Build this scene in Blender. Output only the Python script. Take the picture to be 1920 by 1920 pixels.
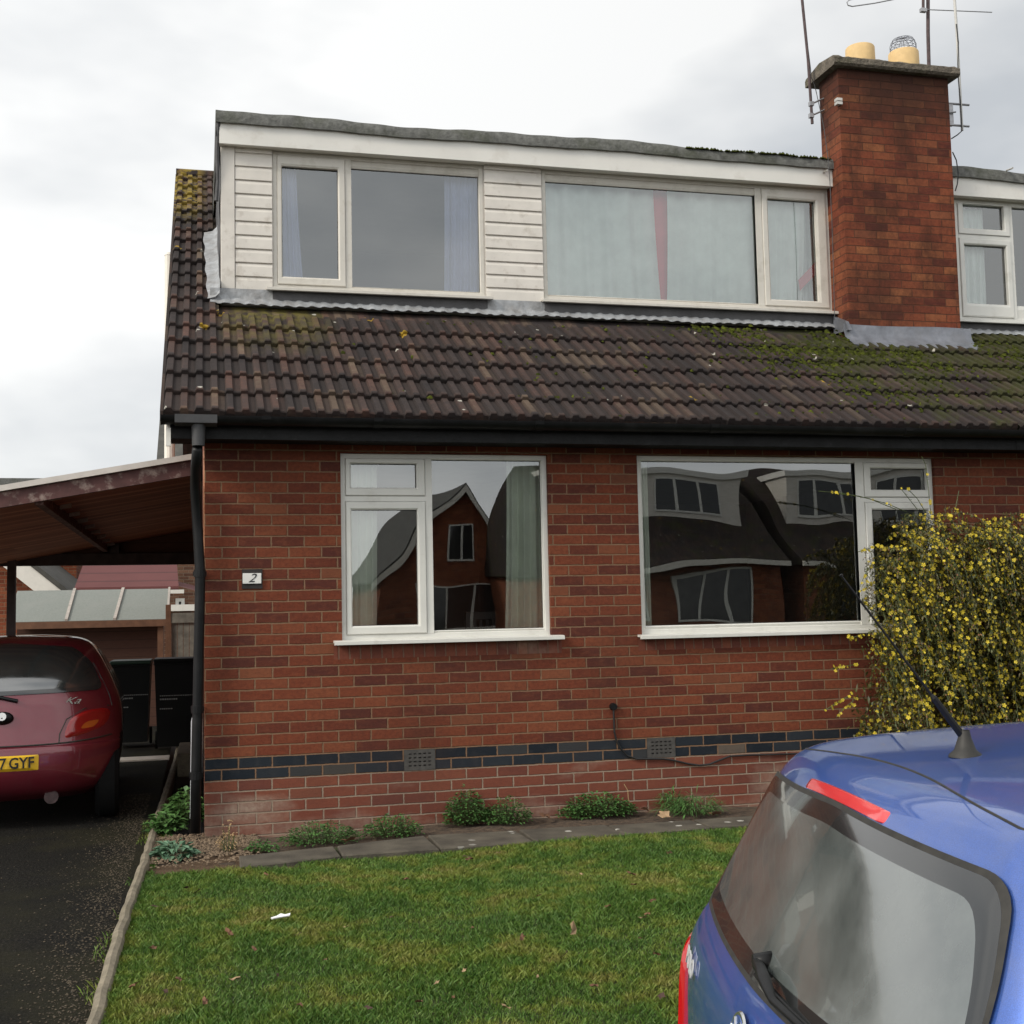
import bpy, math, random
import numpy as np
from mathutils import Vector, Matrix
random.seed(7); rng = np.random.default_rng(7)
for o in list(bpy.data.objects): bpy.data.objects.remove(o)
sc = bpy.context.scene
col = sc.collection
rad = math.radians
# ------------------------------------------------------------------ camera
CAM = Vector((-0.02325, -8.64613, 1.45908)); FPX = 2310.0
yaw, pitch, roll = 0.24821, 0.08197, -0.02137
fw = Vector((math.sin(yaw)*math.cos(pitch), math.cos(yaw)*math.cos(pitch), math.sin(pitch)))
r0 = Vector((math.cos(yaw), -math.sin(yaw), 0)); u0 = r0.cross(fw)
rt = r0*math.cos(roll)+u0*math.sin(roll); up = -r0*math.sin(roll)+u0*math.cos(roll)
cd = bpy.data.cameras.new('camera'); cam = bpy.data.objects.new('camera', cd); col.objects.link(cam)
cd.sensor_width = 36; cd.lens = 36*FPX/1920; cd.clip_start = .05; cd.clip_end = 3000
M4 = Matrix((rt, up, -fw)).transposed().to_4x4(); M4.translation = CAM
cam.matrix_world = M4; sc.camera = cam
# ------------------------------------------------------------------ world
w = bpy.data.worlds.new('World'); sc.world = w; w.use_nodes = True
nt = w.node_tree; nt.nodes.clear()
def wn(t, **k):
    n = nt.nodes.new(t)
    for a, b in k.items(): setattr(n, a, b)
    return n
SUN_AZ, SUN_EL = rad(-112), rad(34)        # azimuth from +y clockwise
out = wn('ShaderNodeOutputWorld'); bgd = wn('ShaderNodeBackground')
sky = wn('ShaderNodeTexSky', sky_type='NISHITA', sun_disc=False, sun_elevation=SUN_EL, sun_rotation=SUN_AZ)
tc = wn('ShaderNodeTexCoord'); mp = wn('ShaderNodeMapping'); mp.inputs['Scale'].default_value = (1.5, 1.5, 3.4)
mp.inputs['Location'].default_value = (.35, .1, .3)
no = wn('ShaderNodeTexNoise'); no.inputs['Scale'].default_value = 1.5; no.inputs['Detail'].default_value = 5; no.inputs['Roughness'].default_value = .5
nt.links.new(tc.outputs['Generated'], mp.inputs[0]); nt.links.new(mp.outputs[0], no.inputs[0])
rp = wn('ShaderNodeValToRGB'); rp.color_ramp.elements[0].position = .37; rp.color_ramp.elements[1].position = .58
rp.color_ramp.elements[0].color = (.46, .48, .50, 1); rp.color_ramp.elements[1].color = (.75, .75, .74, 1)
nt.links.new(no.outputs[0], rp.inputs[0])
# cloud brightens towards where the sun stands behind it
dt = wn('ShaderNodeVectorMath', operation='DOT_PRODUCT')
sd = Vector((math.sin(rad(-30))*math.cos(rad(35)), math.cos(rad(-30))*math.cos(rad(35)), math.sin(rad(35))))
dt.inputs[1].default_value = sd; nt.links.new(tc.outputs['Generated'], dt.inputs[0])
mr = wn('ShaderNodeMapRange'); mr.inputs[1].default_value = .55; mr.inputs[2].default_value = 1.0; mr.inputs[3].default_value = .95; mr.inputs[4].default_value = 1.12
nt.links.new(dt.outputs['Value'], mr.inputs[0])
ml = wn('ShaderNodeVectorMath', operation='SCALE'); nt.links.new(rp.outputs[0], ml.inputs[0]); nt.links.new(mr.outputs[0], ml.inputs['Scale'])
mx = wn('ShaderNodeMix', data_type='RGBA'); mx.inputs[0].default_value = .93
sk = wn('ShaderNodeVectorMath', operation='SCALE'); sk.inputs['Scale'].default_value = .1; nt.links.new(sky.outputs[0], sk.inputs[0])
nt.links.new(sk.outputs[0], mx.inputs[6]); 
# added brighter lobe in the unseen sky behind the camera, to light the facade
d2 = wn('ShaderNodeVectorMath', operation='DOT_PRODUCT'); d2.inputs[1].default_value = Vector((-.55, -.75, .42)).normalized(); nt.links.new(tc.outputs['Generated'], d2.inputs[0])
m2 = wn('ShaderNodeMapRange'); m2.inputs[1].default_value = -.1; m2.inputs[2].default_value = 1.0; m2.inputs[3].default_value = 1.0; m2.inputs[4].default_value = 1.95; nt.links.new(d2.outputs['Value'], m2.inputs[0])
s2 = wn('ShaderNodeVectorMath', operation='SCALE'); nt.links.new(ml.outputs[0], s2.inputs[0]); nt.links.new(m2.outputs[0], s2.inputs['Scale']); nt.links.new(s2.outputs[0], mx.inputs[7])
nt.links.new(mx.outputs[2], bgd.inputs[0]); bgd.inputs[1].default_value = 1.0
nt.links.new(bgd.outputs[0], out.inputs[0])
# ------------------------------------------------------------------ sun behind thin cloud
sl = bpy.data.lights.new('sun', 'SUN'); sl.energy = 1.75; sl.angle = rad(14); sl.color = (1, .93, .82)
so = bpy.data.objects.new('sun', sl); col.objects.link(so)
sdir = Vector((math.sin(SUN_AZ)*math.cos(SUN_EL), math.cos(SUN_AZ)*math.cos(SUN_EL), math.sin(SUN_EL)))
so.rotation_euler = sdir.to_track_quat('Z', 'Y').to_euler()
sc.view_settings.view_transform = 'Standard'; sc.view_settings.look = 'None'; sc.view_settings.exposure = 0.42; sc.view_settings.gamma = 1
sc.render.engine = 'CYCLES'
# ------------------------------------------------------------------ pixel ray -> real plane
def ray(px, py): return fw + rt*((px-960)/FPX) - up*((py-960)/FPX)
def PY(px, py, y): d = ray(px, py); return CAM + d*((y-CAM.y)/d.y)
def PZ(px, py, z): d = ray(px, py); return CAM + d*((z-CAM.z)/d.z)
def PXx(px, py, x): d = ray(px, py); return CAM + d*((x-CAM.x)/d.x)
# ------------------------------------------------------------------ node helpers
class NT:
    def __init__(s, name):
        s.m = bpy.data.materials.new(name); s.m.use_nodes = True; s.t = s.m.node_tree
        s.b = s.t.nodes['Principled BSDF']; s.o = s.t.nodes['Material Output']; s._p = None
    def n(s, t, **k):
        x = s.t.nodes.new(t)
        for a, b in k.items(): setattr(x, a, b)
        return x
    def put(s, sock, v):
        if isinstance(v, bpy.types.NodeSocket): s.t.links.new(v, sock)
        elif isinstance(v, (tuple, list)) and len(v) == 3 and sock.type == 'RGBA': sock.default_value = (*v, 1)
        else: sock.default_value = v
    def math(s, op, a, b=0.0, c=0.0, clamp=False):
        x = s.n('ShaderNodeMath', operation=op, use_clamp=clamp); s.put(x.inputs[0], a); s.put(x.inputs[1], b); s.put(x.inputs[2], c); return x.outputs[0]
    def pos(s):
        if s._p is None: s._p = s.n('ShaderNodeNewGeometry').outputs['Position']
        return s._p
    def obj(s): return s.n('ShaderNodeTexCoord').outputs['Object']
    def xyz(s, v):
        x = s.n('ShaderNodeSeparateXYZ'); s.put(x.inputs[0], v); return x.outputs
    def comb(s, a, b, c=0.0):
        x = s.n('ShaderNodeCombineXYZ'); s.put(x.inputs[0], a); s.put(x.inputs[1], b); s.put(x.inputs[2], c); return x.outputs[0]
    def mapp(s, v, sc=(1, 1, 1), loc=(0, 0, 0)):
        x = s.n('ShaderNodeMapping'); s.put(x.inputs[0], v); x.inputs['Scale'].default_value = sc; x.inputs['Location'].default_value = loc; return x.outputs[0]
    def noise(s, scale, detail=4, v=None, rough=.55, out=0):
        x = s.n('ShaderNodeTexNoise'); s.put(x.inputs[0], v if v is not None else s.pos()); x.inputs['Scale'].default_value = scale
        x.inputs['Detail'].default_value = detail; x.inputs['Roughness'].default_value = rough; return x.outputs[out]
    def white(s, v):
        x = s.n('ShaderNodeTexWhiteNoise', noise_dimensions='3D'); s.put(x.inputs[0], v); return x.outputs[0]
    def mr(s, v, a, b, c=0., d=1., smooth=False):
        x = s.n('ShaderNodeMapRange'); s.put(x.inputs[0], v)
        if smooth: x.interpolation_type = 'SMOOTHSTEP'
        for i, q in enumerate((a, b, c, d)): s.put(x.inputs[i+1], q)
        return x.outputs[0]
    def ramp(s, v, *st, const=False):
        x = s.n('ShaderNodeValToRGB'); s.put(x.inputs[0], v); r = x.color_ramp
        if const: r.interpolation = 'CONSTANT'
        while len(r.elements) < len(st): r.elements.new(.5)
        for e, (p, c) in zip(r.elements, st): e.position = p; e.color = (*c, 1)
        return x.outputs[0]
    def mix(s, f, a, b, mode='MIX'):
        x = s.n('ShaderNodeMix', data_type='RGBA', blend_type=mode); s.put(x.inputs[0], f); s.put(x.inputs[6], a); s.put(x.inputs[7], b); return x.outputs[2]
    def bump(s, h, dist=.01, st=1.):
        x = s.n('ShaderNodeBump'); s.put(x.inputs['Height'], h); x.inputs['Distance'].default_value = dist; x.inputs['Strength'].default_value = st
        s.t.links.new(x.outputs[0], s.b.inputs['Normal'])
    def set(s, **k):
        nm = dict(col='Base Color', rough='Roughness', metal='Metallic', spec='Specular IOR Level', coat='Coat Weight', crough='Coat Roughness', emis='Emission Color', es='Emission Strength', alpha='Alpha', sub='Subsurface Weight', trans='Transmission Weight', sheen='Sheen Weight')
        for a, b in k.items(): s.put(s.b.inputs[nm[a]], b)
        return s
def plain(name, c, rough=.6, var=.25, scale=8, bump=0, bs=60, dirt=None, dscale=2.5, dlo=.5, dhi=.75, **k):
    s = NT(name); n = s.noise(scale, 5)
    lo = tuple(x*(1-var) for x in c); hi = tuple(min(1, x*(1+var)) for x in c)
    cc = s.ramp(n, (.3, lo), (.7, hi))
    if dirt: cc = s.mix(s.mr(s.noise(dscale, 6, rough=.65), dlo, dhi), cc, dirt)
    s.set(col=cc, rough=rough, **k)
    if bump: s.bump(s.noise(bs, 4), bump)
    return s.m
def brick(name, cols, mortar, band=False, soldier=(), offx=0., mw=.0062, contrast=1.):
    s = NT(name); X, Y, Z = s.xyz(s.pos())[:3]
    u = s.math('ADD', s.math('ADD', X, Y), offx)
    dn = s.math('MULTIPLY', s.math('SUBTRACT', s.noise(9, 3), .5), .010); dn2 = s.math('MULTIPLY', s.math('SUBTRACT', s.noise(60, 3), .5), .009)
    dn = s.math('ADD', dn, s.math('MULTIPLY', s.math('SUBTRACT', s.noise(75, 3, s.mapp(s.pos(), (1, 1, 1), (4, 2, 1))), .5), .0065))
    zz = s.math('ADD', Z, dn); u2 = s.math('ADD', u, dn2)
    r = s.math('DIVIDE', zz, .075); row = s.math('FLOOR', r); v = s.math('FRACT', r)
    bw = .225
    sm = None
    if soldier:
        for (xa, xb, za, zb) in soldier:
            m1 = s.math('MULTIPLY', s.math('GREATER_THAN', X, xa), s.math('LESS_THAN', X, xb))
            m2 = s.math('MULTIPLY', s.math('GREATER_THAN', Z, za), s.math('LESS_THAN', Z, zb))
            m = s.math('MULTIPLY', m1, m2); sm = m if sm is None else s.math('MAXIMUM', sm, m)
    bwv = bw if sm is None else s.mr(sm, 0, 1, bw, .0755)
    offv = s.math('MULTIPLY', s.math('MODULO', s.math('ABSOLUTE', row), 2), .5)
    if sm is not None:
        offv = s.math('MULTIPLY', offv, s.math('SUBTRACT', 1, sm))
    jit = s.math('MULTIPLY', s.math('SUBTRACT', s.white(s.comb(row, 3.3, 1.1)), .5), .05)
    uu = s.math('ADD', s.math('ADD', s.math('DIVIDE', u2, bwv), offv), jit); cl = s.math('FLOOR', uu); fu = s.math('FRACT', uu)
    du = s.math('MULTIPLY', s.math('MINIMUM', fu, s.math('SUBTRACT', 1, fu)), bwv)
    dv = s.math('MULTIPLY', s.math('MINIMUM', v, s.math('SUBTRACT', 1, v)), .075)
    if sm is not None:
        row = s.math('MULTIPLY', row, s.math('SUBTRACT', 1, sm)); dv = s.math('MAXIMUM', dv, s.math('MULTIPLY', sm, .02))
    d = s.math('MINIMUM', du, dv)
    mm = s.mr(d, mw*.55, mw*1.1, 1, 0, True)         # 1 = mortar
    key = s.comb(cl, row, 0.)
    r1 = s.white(key); r2 = s.white(s.comb(cl, row, 5.5))
    inner = s.noise(5, 3, s.mapp(s.pos(), (1.2, 1.2, 5)))
    rr = s.math('ADD', r1, s.math('MULTIPLY', s.math('SUBTRACT', inner, .5), .45))
    st = [(i/(len(cols)-1), c) for i, c in enumerate(cols)]
    bc = s.ramp(rr, *st)
    bc = s.mix(s.mr(s.noise(38, 5, rough=.7), .4, .72, 0, .5), bc, (.05, .018, .014)); bc = s.mix(s.mr(s.noise(14, 5, s.mapp(s.pos(), (1, 1, 2), (7, 0, 3)), .7), .5, .8, 0, .45), bc, (.24, .085, .042))
    r2 = s.math('MULTIPLY', r2, 1)
    bc = s.mix(s.math('MULTIPLY', s.math('GREATER_THAN', r2, .95), .22), bc, (.28, .13, .065))
    mc = s.mix(s.noise(30, 3), tuple(x*.65 for x in mortar), tuple(x*1.2 for x in mortar))
    rough = .85
    if band:
        inb = s.math('MULTIPLY', s.math('GREATER_THAN', row, 4.5), s.math('LESS_THAN', row, 6.5))
        blue = s.ramp(s.white(s.comb(cl, row, 9.)), (0, (.012, .016, .022)), (.88, (.026, .031, .038)), (.97, (.05, .048, .045)), (1, (.16, .12, .09)))
        blue = s.mix(s.mr(s.noise(12, 4), .5, .8, 0, .5), blue, (.05, .05, .05))
        bc = s.mix(inb, bc, blue)
        low = s.math('LESS_THAN', row, 4.5)
        pale = s.mix(s.mr(s.noise(30, 4), .3, .7), (.24, .15, .115), (.38, .30, .23))
        amt = s.math('MULTIPLY', low, s.mr(s.math('ADD', s.noise(1.3, 4, s.mapp(s.pos(), (1, 1, 2.2), (2.2, 0, 0))), s.mr(Z, .05, .38, .08, -.10)), .50, .70, 0, .75))
        lowc = s.mix(low, bc, s.mix(.4, bc, (.20, .075, .055)))
        bc = s.mix(amt, lowc, pale)
        mc = s.mix(low, mc, s.mix(s.noise(20, 3), (.20, .145, .105), (.36, .28, .21)))
    if sm is not None: mc = s.mix(s.math('MULTIPLY', sm, .65), mc, (.14, .05, .03))
    c = s.mix(mm, bc, mc)
    # weather staining down the face
    c = s.mix(s.mr(s.noise(1.1, 5, s.mapp(s.pos(), (1, 1, .45))), .5, .8, 0, .35), c, (.05, .028, .02))
    if contrast != 1.:   # soot under the cap and down the stack
        c = s.mix(s.math('MULTIPLY', s.mr(s.math('ADD', Z, s.math('MULTIPLY', s.noise(3, 5), .7)), 5.95, 6.7, 0, 1), .85), c, (.03, .017, .013)); c = s.mix(s.mr(s.noise(2.6, 6, s.mapp(s.pos(), (1, 1, .6)), .75), .44, .62, 0, .7), c, (.05, .022, .015))
    s.set(col=c, rough=rough, spec=.15)
    h = s.math('ADD', s.math('MULTIPLY', s.math('SUBTRACT', 1, mm), .8), s.math('MULTIPLY', s.noise(90, 4), .35)); s.bump(h, .009, .9)
    return s.m
MT = {}
REDS = [(.090, .028, .021), (.128, .035, .021), (.160, .042, .022), (.176, .047, .024), (.186, .052, .026), (.21, .065, .032)]
MT['brick'] = brick('house_brick', REDS, (.22, .132, .08), band=True, soldier=((.87, 2.52, 1.165, 1.268), (3.11, 5.7, 1.165, 1.268)))
MT['chimney_brick'] = brick('chimney_brick', [(.085, .024, .018), (.175, .046, .025), (.205, .055, .028), (.225, .064, .031), (.24, .075, .035), (.29, .105, .045)], (.12, .05, .03), mw=.0048, contrast=.9)
MT['far_brick'] = brick('far_brick', [(.16, .04, .02), (.27, .075, .035), (.33, .11, .05)], (.25, .16, .1))
MT['brown_brick'] = brick('brown_brick', [(.09, .045, .03), (.15, .08, .05), (.2, .11, .07)], (.2, .15, .11))
def tile_mat(name, g, w, slope, y0, cols, mossy=True):
    s = NT(name); X, Y, Z = s.xyz(s.pos())[:3]
    t = s.math('DIVIDE', s.math('DIVIDE', s.math('SUBTRACT', Y, y0), math.cos(slope)), g); row = s.math('FLOOR', s.math('ADD', t, .03)); ft = s.math('FRACT', s.math('ADD', t, .03))
    u = s.math('DIVIDE', s.math('SUBTRACT', X, -.26), w); cl = s.math('FLOOR', u); fu = s.math('FRACT', u)
    half = s.math('FLOOR', s.math('MULTIPLY', s.math('ADD', u, .0), 2.)); fh = s.math('FRACT', s.math('MULTIPLY', u, 2.))
    k = s.white(s.comb(half, row, 1.)); k2 = s.white(s.comb(cl, row, 4.))
    kk = s.math('ADD', s.math('MULTIPLY', k, .5), s.math('MULTIPLY', k2, .5))
    c = s.ramp(s.math('ADD', kk, s.math('MULTIPLY', s.math('SUBTRACT', s.noise(22, 5), .5), .5)), *cols)
    # raised pans paler, channels between them darker
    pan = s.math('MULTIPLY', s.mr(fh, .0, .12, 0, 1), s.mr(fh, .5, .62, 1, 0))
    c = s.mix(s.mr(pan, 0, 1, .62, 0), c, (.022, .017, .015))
    c = s.mix(s.mr(s.noise(2.1, 5), .42, .7, 0, .6), c, (.028, .022, .02))
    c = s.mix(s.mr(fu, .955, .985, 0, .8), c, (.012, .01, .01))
    if mossy:
        # soot and moss gather towards the right of the roof
        dark = s.mr(s.math('ADD', X, s.math('MULTIPLY', s.noise(1.2, 3), 1.6)), 1.2, 4.8, 0, .55)
        c = s.mix(dark, c, (.026, .02, .019))
        area = s.mr(s.math('ADD', s.mr(X, 3.4, 5.6, 0, .34), s.mr(Y, -.3, 1.2, -.06, .12)), 0, 1)
        m = s.mr(s.math('ADD', s.noise(2.6, 6, rough=.7), area), .78, .92)
        c = s.mix(s.math('MULTIPLY', m, .75), c, s.mix(s.noise(25, 3), (.02, .021, .007), (.05, .058, .010)))
        # algae near the cheek of the dormer and golden lichen at the verge
        gx = s.math('MULTIPLY', s.mr(X, .05, .3, 0, 1), s.mr(X, .75, 1.05, 1, 0)); gy = s.mr(Y, .5, 1.25, 0, 1)
        c = s.mix(s.math('MULTIPLY', s.math('MULTIPLY', gx, gy), s.mr(s.noise(9, 4), .38, .6, 0, .8)), c, (.13, .11, .022))
        vx = s.math('MULTIPLY', s.mr(X, .05, -.1, 0, 1), s.mr(Z, 5.2, 5.7, 0, 1))
        c = s.mix(s.math('MULTIPLY', vx, s.mr(s.noise(12, 4), .42, .55, 0, .85)), c, (.24, .17, .025))
        vo = s.n('ShaderNodeTexVoronoi'); s.put(vo.inputs[0], s.pos()); vo.inputs['Scale'].default_value = 5.5
        ln = s.math('MULTIPLY', s.mr(s.math('ADD', vo.outputs['Distance'], s.math('MULTIPLY', s.noise(60, 4), .16)), .16, .19, 1, 0), s.math('GREATER_THAN', s.xyz(vo.outputs['Color'])[0], .60))
        c = s.mix(ln, c, (.38, .36, .31))
        vo2 = s.n('ShaderNodeTexVoronoi'); s.put(vo2.inputs[0], s.pos()); vo2.inputs['Scale'].default_value = 3.1
        ln2 = s.math('MULTIPLY', s.mr(s.math('ADD', vo2.outputs['Distance'], s.math('MULTIPLY', s.noise(40, 4), .2)), .2, .22, 1, 0), s.math('GREATER_THAN', s.xyz(vo2.outputs['Color'])[1], .9))
        c = s.mix(ln2, c, (.30, .19, .02))
    s.set(col=c, rough=.9, spec=.25)
    s.bump(s.noise(120, 5), .004, .7)
    return s.m
SL = rad(34); GA = .3115; TW = .2; YE, ZE = -.30, 2.80
TC = ((.12, (.022, .018, .018)), (.32, (.040, .030, .028)), (.5, (.062, .040, .034)), (.66, (.092, .048, .037)), (.85, (.13, .092, .064)))
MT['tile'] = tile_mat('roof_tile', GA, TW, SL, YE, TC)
MT['upvc'] = plain('white_upvc', (.66, .65, .6), .35, .04, 6, dirt=(.42, .4, .34), dscale=5, dlo=.55, dhi=.95, coat=.1)
MT['upvc_old'] = plain('weathered_upvc', (.58, .55, .49), .45, .05, 6, dirt=(.33, .3, .24), dscale=6, dlo=.5, dhi=.9)
MT['clad'] = plain('white_cladding', (.64, .60, .54), .5, .08, 5, dirt=(.32, .27, .21), dscale=9, dlo=.56, dhi=.9)
MT['fascia_white'] = plain('white_fascia', (.7, .68, .63), .5, .05, 3, dirt=(.42, .37, .3), dscale=4, dlo=.55, dhi=1.)
MT['felt'] = plain('roofing_felt', (.13, .13, .12), .9, .35, 20, bump=.006, bs=50, dirt=(.05, .055, .03), dscale=3)
MT['lead'] = plain('lead_flashing', (.16, .168, .19), .42, .3, 7, bump=.01, bs=12, dirt=(.16, .16, .17), dscale=4, metal=.2)
MT['silver'] = plain('silver_flashing_tape', (.31, .32, .33), .55, .2, 15, bump=.008, bs=22, dirt=(.18, .17, .16), dscale=8, dlo=.42, dhi=.75, metal=.1)
MT['apron'] = plain('dark_apron', (.075, .073, .075), .7, .3, 6, bump=.003)
MT['blackpl'] = plain('black_plastic', (.007, .007, .0075), .42, .3, 10, dirt=(.025, .025, .025), dscale=3, dlo=.55, dhi=.85, spec=.25)
MT['bfascia'] = plain('black_painted_wood', (.011, .011, .0115), .6, .4, 12, bump=.003, dirt=(.06, .06, .06), dscale=7, dlo=.62, dhi=.85, spec=.2)
MT['hopper'] = plain('grey_dusty_plastic', (.045, .045, .047), .6, .3, 9)
MT['greypipe'] = plain('grey_pipe', (.42, .43, .45), .5, .1)
MT['copper'] = plain('copper', (.6, .28, .16), .35, .2, metal=.8)
MT['cream'] = plain('cream_clay', (.62, .43, .20), .7, .12, 12, dirt=(.3, .22, .12), dscale=9, dlo=.6, dhi=.9)
MT['cement'] = plain('cement_cap', (.13, .11, .085), .95, .35, 18, bump=.02, bs=40, dirt=(.06, .06, .025), dscale=5)
MT['concrete'] = plain('concrete', (.20, .17, .12), .9, .25, 14, bump=.006, bs=70, dirt=(.1, .085, .05), dscale=5)
MT['galv'] = plain('galvanised_steel', (.35, .35, .36), .45, .2, 30, metal=.6)
MT['rusty'] = plain('rusty_mast', (.07, .045, .045), .7, .35, 30)
MT['alu'] = plain('aluminium', (.5, .48, .44), .4, .1, metal=.5)
MT['wire'] = plain('wire_mesh', (.16, .17, .2), .6, .1)
MT['airbrick'] = plain('air_brick', (.06, .055, .05), .8, .3, 30)
MT['cable'] = plain('black_cable', (.01, .01, .01), .5, .1)
MT['plate_white'] = plain('house_number_tile', (.72, .71, .68), .25, .04)
MT['ink'] = plain('black_ink', (.012, .012, .012), .5, .1)
MT['mastic'] = plain('old_adhesive', (.03, .025, .025), .9, .2)
MT['roomwall'] = plain('interior_wall', (.16, .16, .15), .9, .05)
MT['roomdark'] = plain('interior_dark', (.19, .18, .165), .9, .1)
def glass(name, refl=1.0, wav=.0, scale=1.2, tint=(.93, .96, .95), minr=.10):
    s = NT(name); t = s.n('ShaderNodeBsdfTransparent'); t.inputs[0].default_value = (*tint, 1)
    g = s.n('ShaderNodeBsdfGlossy'); g.inputs['Roughness'].default_value = .004; g.inputs['Color'].default_value = (.93, .95, .95, 1)
    lw = s.n('ShaderNodeFresnel'); lw.inputs['IOR'].default_value = 1.5
    f = s.math('ADD', s.math('MULTIPLY', lw.outputs[0], refl), minr, clamp=True)
    if wav:
        b = s.n('ShaderNodeBump'); s.put(b.inputs['Height'], s.noise(scale, 1.0, rough=.3)); b.inputs['Distance'].default_value = wav
        s.t.links.new(b.outputs[0], g.inputs['Normal'])
    m = s.n('ShaderNodeMixShader'); s.put(m.inputs[0], f); s.t.links.new(t.outputs[0], m.inputs[1]); s.t.links.new(g.outputs[0], m.inputs[2])
    s.t.links.new(m.outputs[0], s.o.inputs[0]); s.t.nodes.remove(s.b); return s.m
MT['glass_up'] = glass('dormer_glass', 2.2, .003, 1.5, minr=.09)
MT['glass'] = glass('window_glass', 2.0, .0075, 1.1, minr=.15)
MT['far_glass'] = glass('far_window_glass', 1.6, 0, minr=.1)
def cloth(name, c):
    s = NT(name); s.set(col=s.ramp(s.noise(6, 3), (.3, tuple(x*.85 for x in c)), (.7, c)), rough=.9, sheen=.2); return s.m
MT['cur_blue'] = cloth('lilac_curtain_cloth', (.36, .40, .58)); MT['cur_white'] = cloth('lining_cloth', (.74, .80, .76)); MT['cur_red'] = cloth('red_edge_cloth', (.62, .09, .12))
MT['cur_cream'] = cloth('cream_curtain_cloth', (.62, .68, .56))
MT['wood'] = plain('dark_wood', (.03, .02, .015), .5, .3)
# car materials
def paint(name, c, dust=None):
    s = NT(name); v = s.noise(900, 1); cc = s.ramp(v, (.35, tuple(x*.8 for x in c)), (.65, tuple(min(1, x*1.2) for x in c)))
    if dust: cc = s.mix(s.mr(s.noise(7, 6, rough=.7), .45, .8, .03, .3), cc, dust)
    s.set(col=cc, metal=.35, rough=.34, coat=1., crough=.04); s.bump(s.noise(3, 1), .0015, .5); return s.m
MT['blue'] = paint('blue_car_paint', (.035, .10, .38), (.15, .16, .19)); MT['maroon'] = paint('maroon_car_paint', (.145, .011, .022), (.12, .05, .05))
def carglass(name, c=(.03, .04, .04), film=(.15, .165, .155)):  # film: dust, its pale colour also standing in for reflected sky
    s = NT(name); dn = s.noise(5, 5, rough=.65)
    s.set(col=s.mix(s.mr(dn, .3, .7, .3, .85), c, film), rough=s.mr(dn, .3, .7, .07, .20), spec=1.0, coat=.65, crough=.03)
    s.put(s.b.inputs['IOR'], 1.75); return s.m
MT['cglass'] = carglass('car_rear_glass'); MT['cglass_dark'] = carglass('dark_car_glass', (.01, .012, .012), (.03, .034, .033)); MT['cborder'] = plain('glass_border', (.02, .021, .021), .12, .1, coat=.8)
MT['rubber'] = plain('rubber_seal', (.02, .018, .014), .6, .4, 40); MT['tyre'] = plain('tyre_rubber', (.008, .008, .008), .9, .2, spec=.1); MT['rim'] = plain('steel_rim', (.2, .2, .21), .4, .2, metal=.7)
s = NT('red_lens'); s.set(col=s.mix(s.noise(3, 2), (.38, .004, .004), (.5, .008, .008)), rough=.12, coat=1., sub=.15); MT['redlens'] = s.m
s = NT('dark_lens'); s.set(col=(.22, .006, .006), rough=.15, coat=.6); MT['darklens'] = s.m
s = NT('brake_lens'); s.set(col=s.mix(s.noise(20, 2), (.62, .03, .035), (.75, .06, .06)), rough=.15, coat=1., sub=.2); MT['brakelens'] = s.m
MT['amber'] = plain('amber_lens', (.38, .08, .01), .15, .1, coat=1.); MT['chrome'] = plain('chrome', (.6, .6, .58), .15, .05, metal=.9)
MT['badgegrey'] = plain('silver_badge', (.5, .5, .48), .4, .05); MT['yellowplate'] = plain('yellow_plate', (.70, .43, .02), .4, .04)
# wood / carport / shed
MT['beam'] = plain('peeling_painted_beam', (.085, .035, .032), .8, .3, 10, dirt=(.28, .21, .18), dscale=14, dlo=.52, dhi=.7)
s = NT('carport_boards'); X, Y, Z = s.xyz(s.pos())[:3]
bd = s.math('DIVIDE', Y, .145); fb = s.math('FRACT', bd); kb = s.white(s.comb(s.math('FLOOR', bd), s.math('FLOOR', s.math('DIVIDE', X, 1.9)), 2.))
c_ = s.ramp(kb, (0, (.26, .08, .04)), (.4, (.38, .14, .07)), (.8, (.46, .18, .09)), (1, (.52, .22, .12)))
c_ = s.mix(s.mr(s.noise(6, 4, s.mapp(s.pos(), (.5, 3, 1))), .4, .7, 0, .4), c_, (.08, .03, .02))
c_ = s.mix(s.mr(s.math('MINIMUM', fb, s.math('SUBTRACT', 1, fb)), .02, .05, .85, 0), c_, (.02, .01, .01)); s.set(col=c_, rough=.7); MT['boards'] = s.m
MT['edge'] = plain('white_roof_edge', (.6, .55, .5), .5, .1)
MT['post'] = plain('brown_post', (.05, .035, .035), .7, .3)
MT['shedfelt'] = plain('green_mineral_felt', (.20, .215, .195), .95, .1, 40, bump=.003, bs=200, dirt=(.22, .23, .21), dscale=3)
MT['batten'] = plain('weathered_batten', (.38, .34, .3), .8, .2, 20)
s = NT('shed_boards'); X, Y, Z = s.xyz(s.pos())[:3]; fz = s.math('FRACT', s.math('DIVIDE', Z, .12))
c_ = s.mix(s.noise(9, 4, s.mapp(s.pos(), (1, 1, 8))), (.06, .022, .014), (.11, .05, .03)); c_ = s.mix(s.mr(fz, 0, .09, .9, 0), c_, (.01, .006, .005)); s.set(col=c_, rough=.8); MT['shedwood'] = s.m
MT['shedtrim'] = plain('shed_trim', (.16, .075, .04), .75, .2, 12)
MT['gatewood'] = plain('grey_gate_wood', (.21, .2, .17), .9, .25, 12, dirt=(.12, .115, .1), dscale=5)
MT['bin'] = plain('black_bin_plastic', (.007, .0075, .0075), .6, .2, 5, spec=.2); MT['greenbin'] = plain('green_bin_plastic', (.02, .045, .03), .6, .2, 5)
MT['binmark'] = plain('pale_bin_lettering', (.25, .25, .24), .6, .2)
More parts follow.
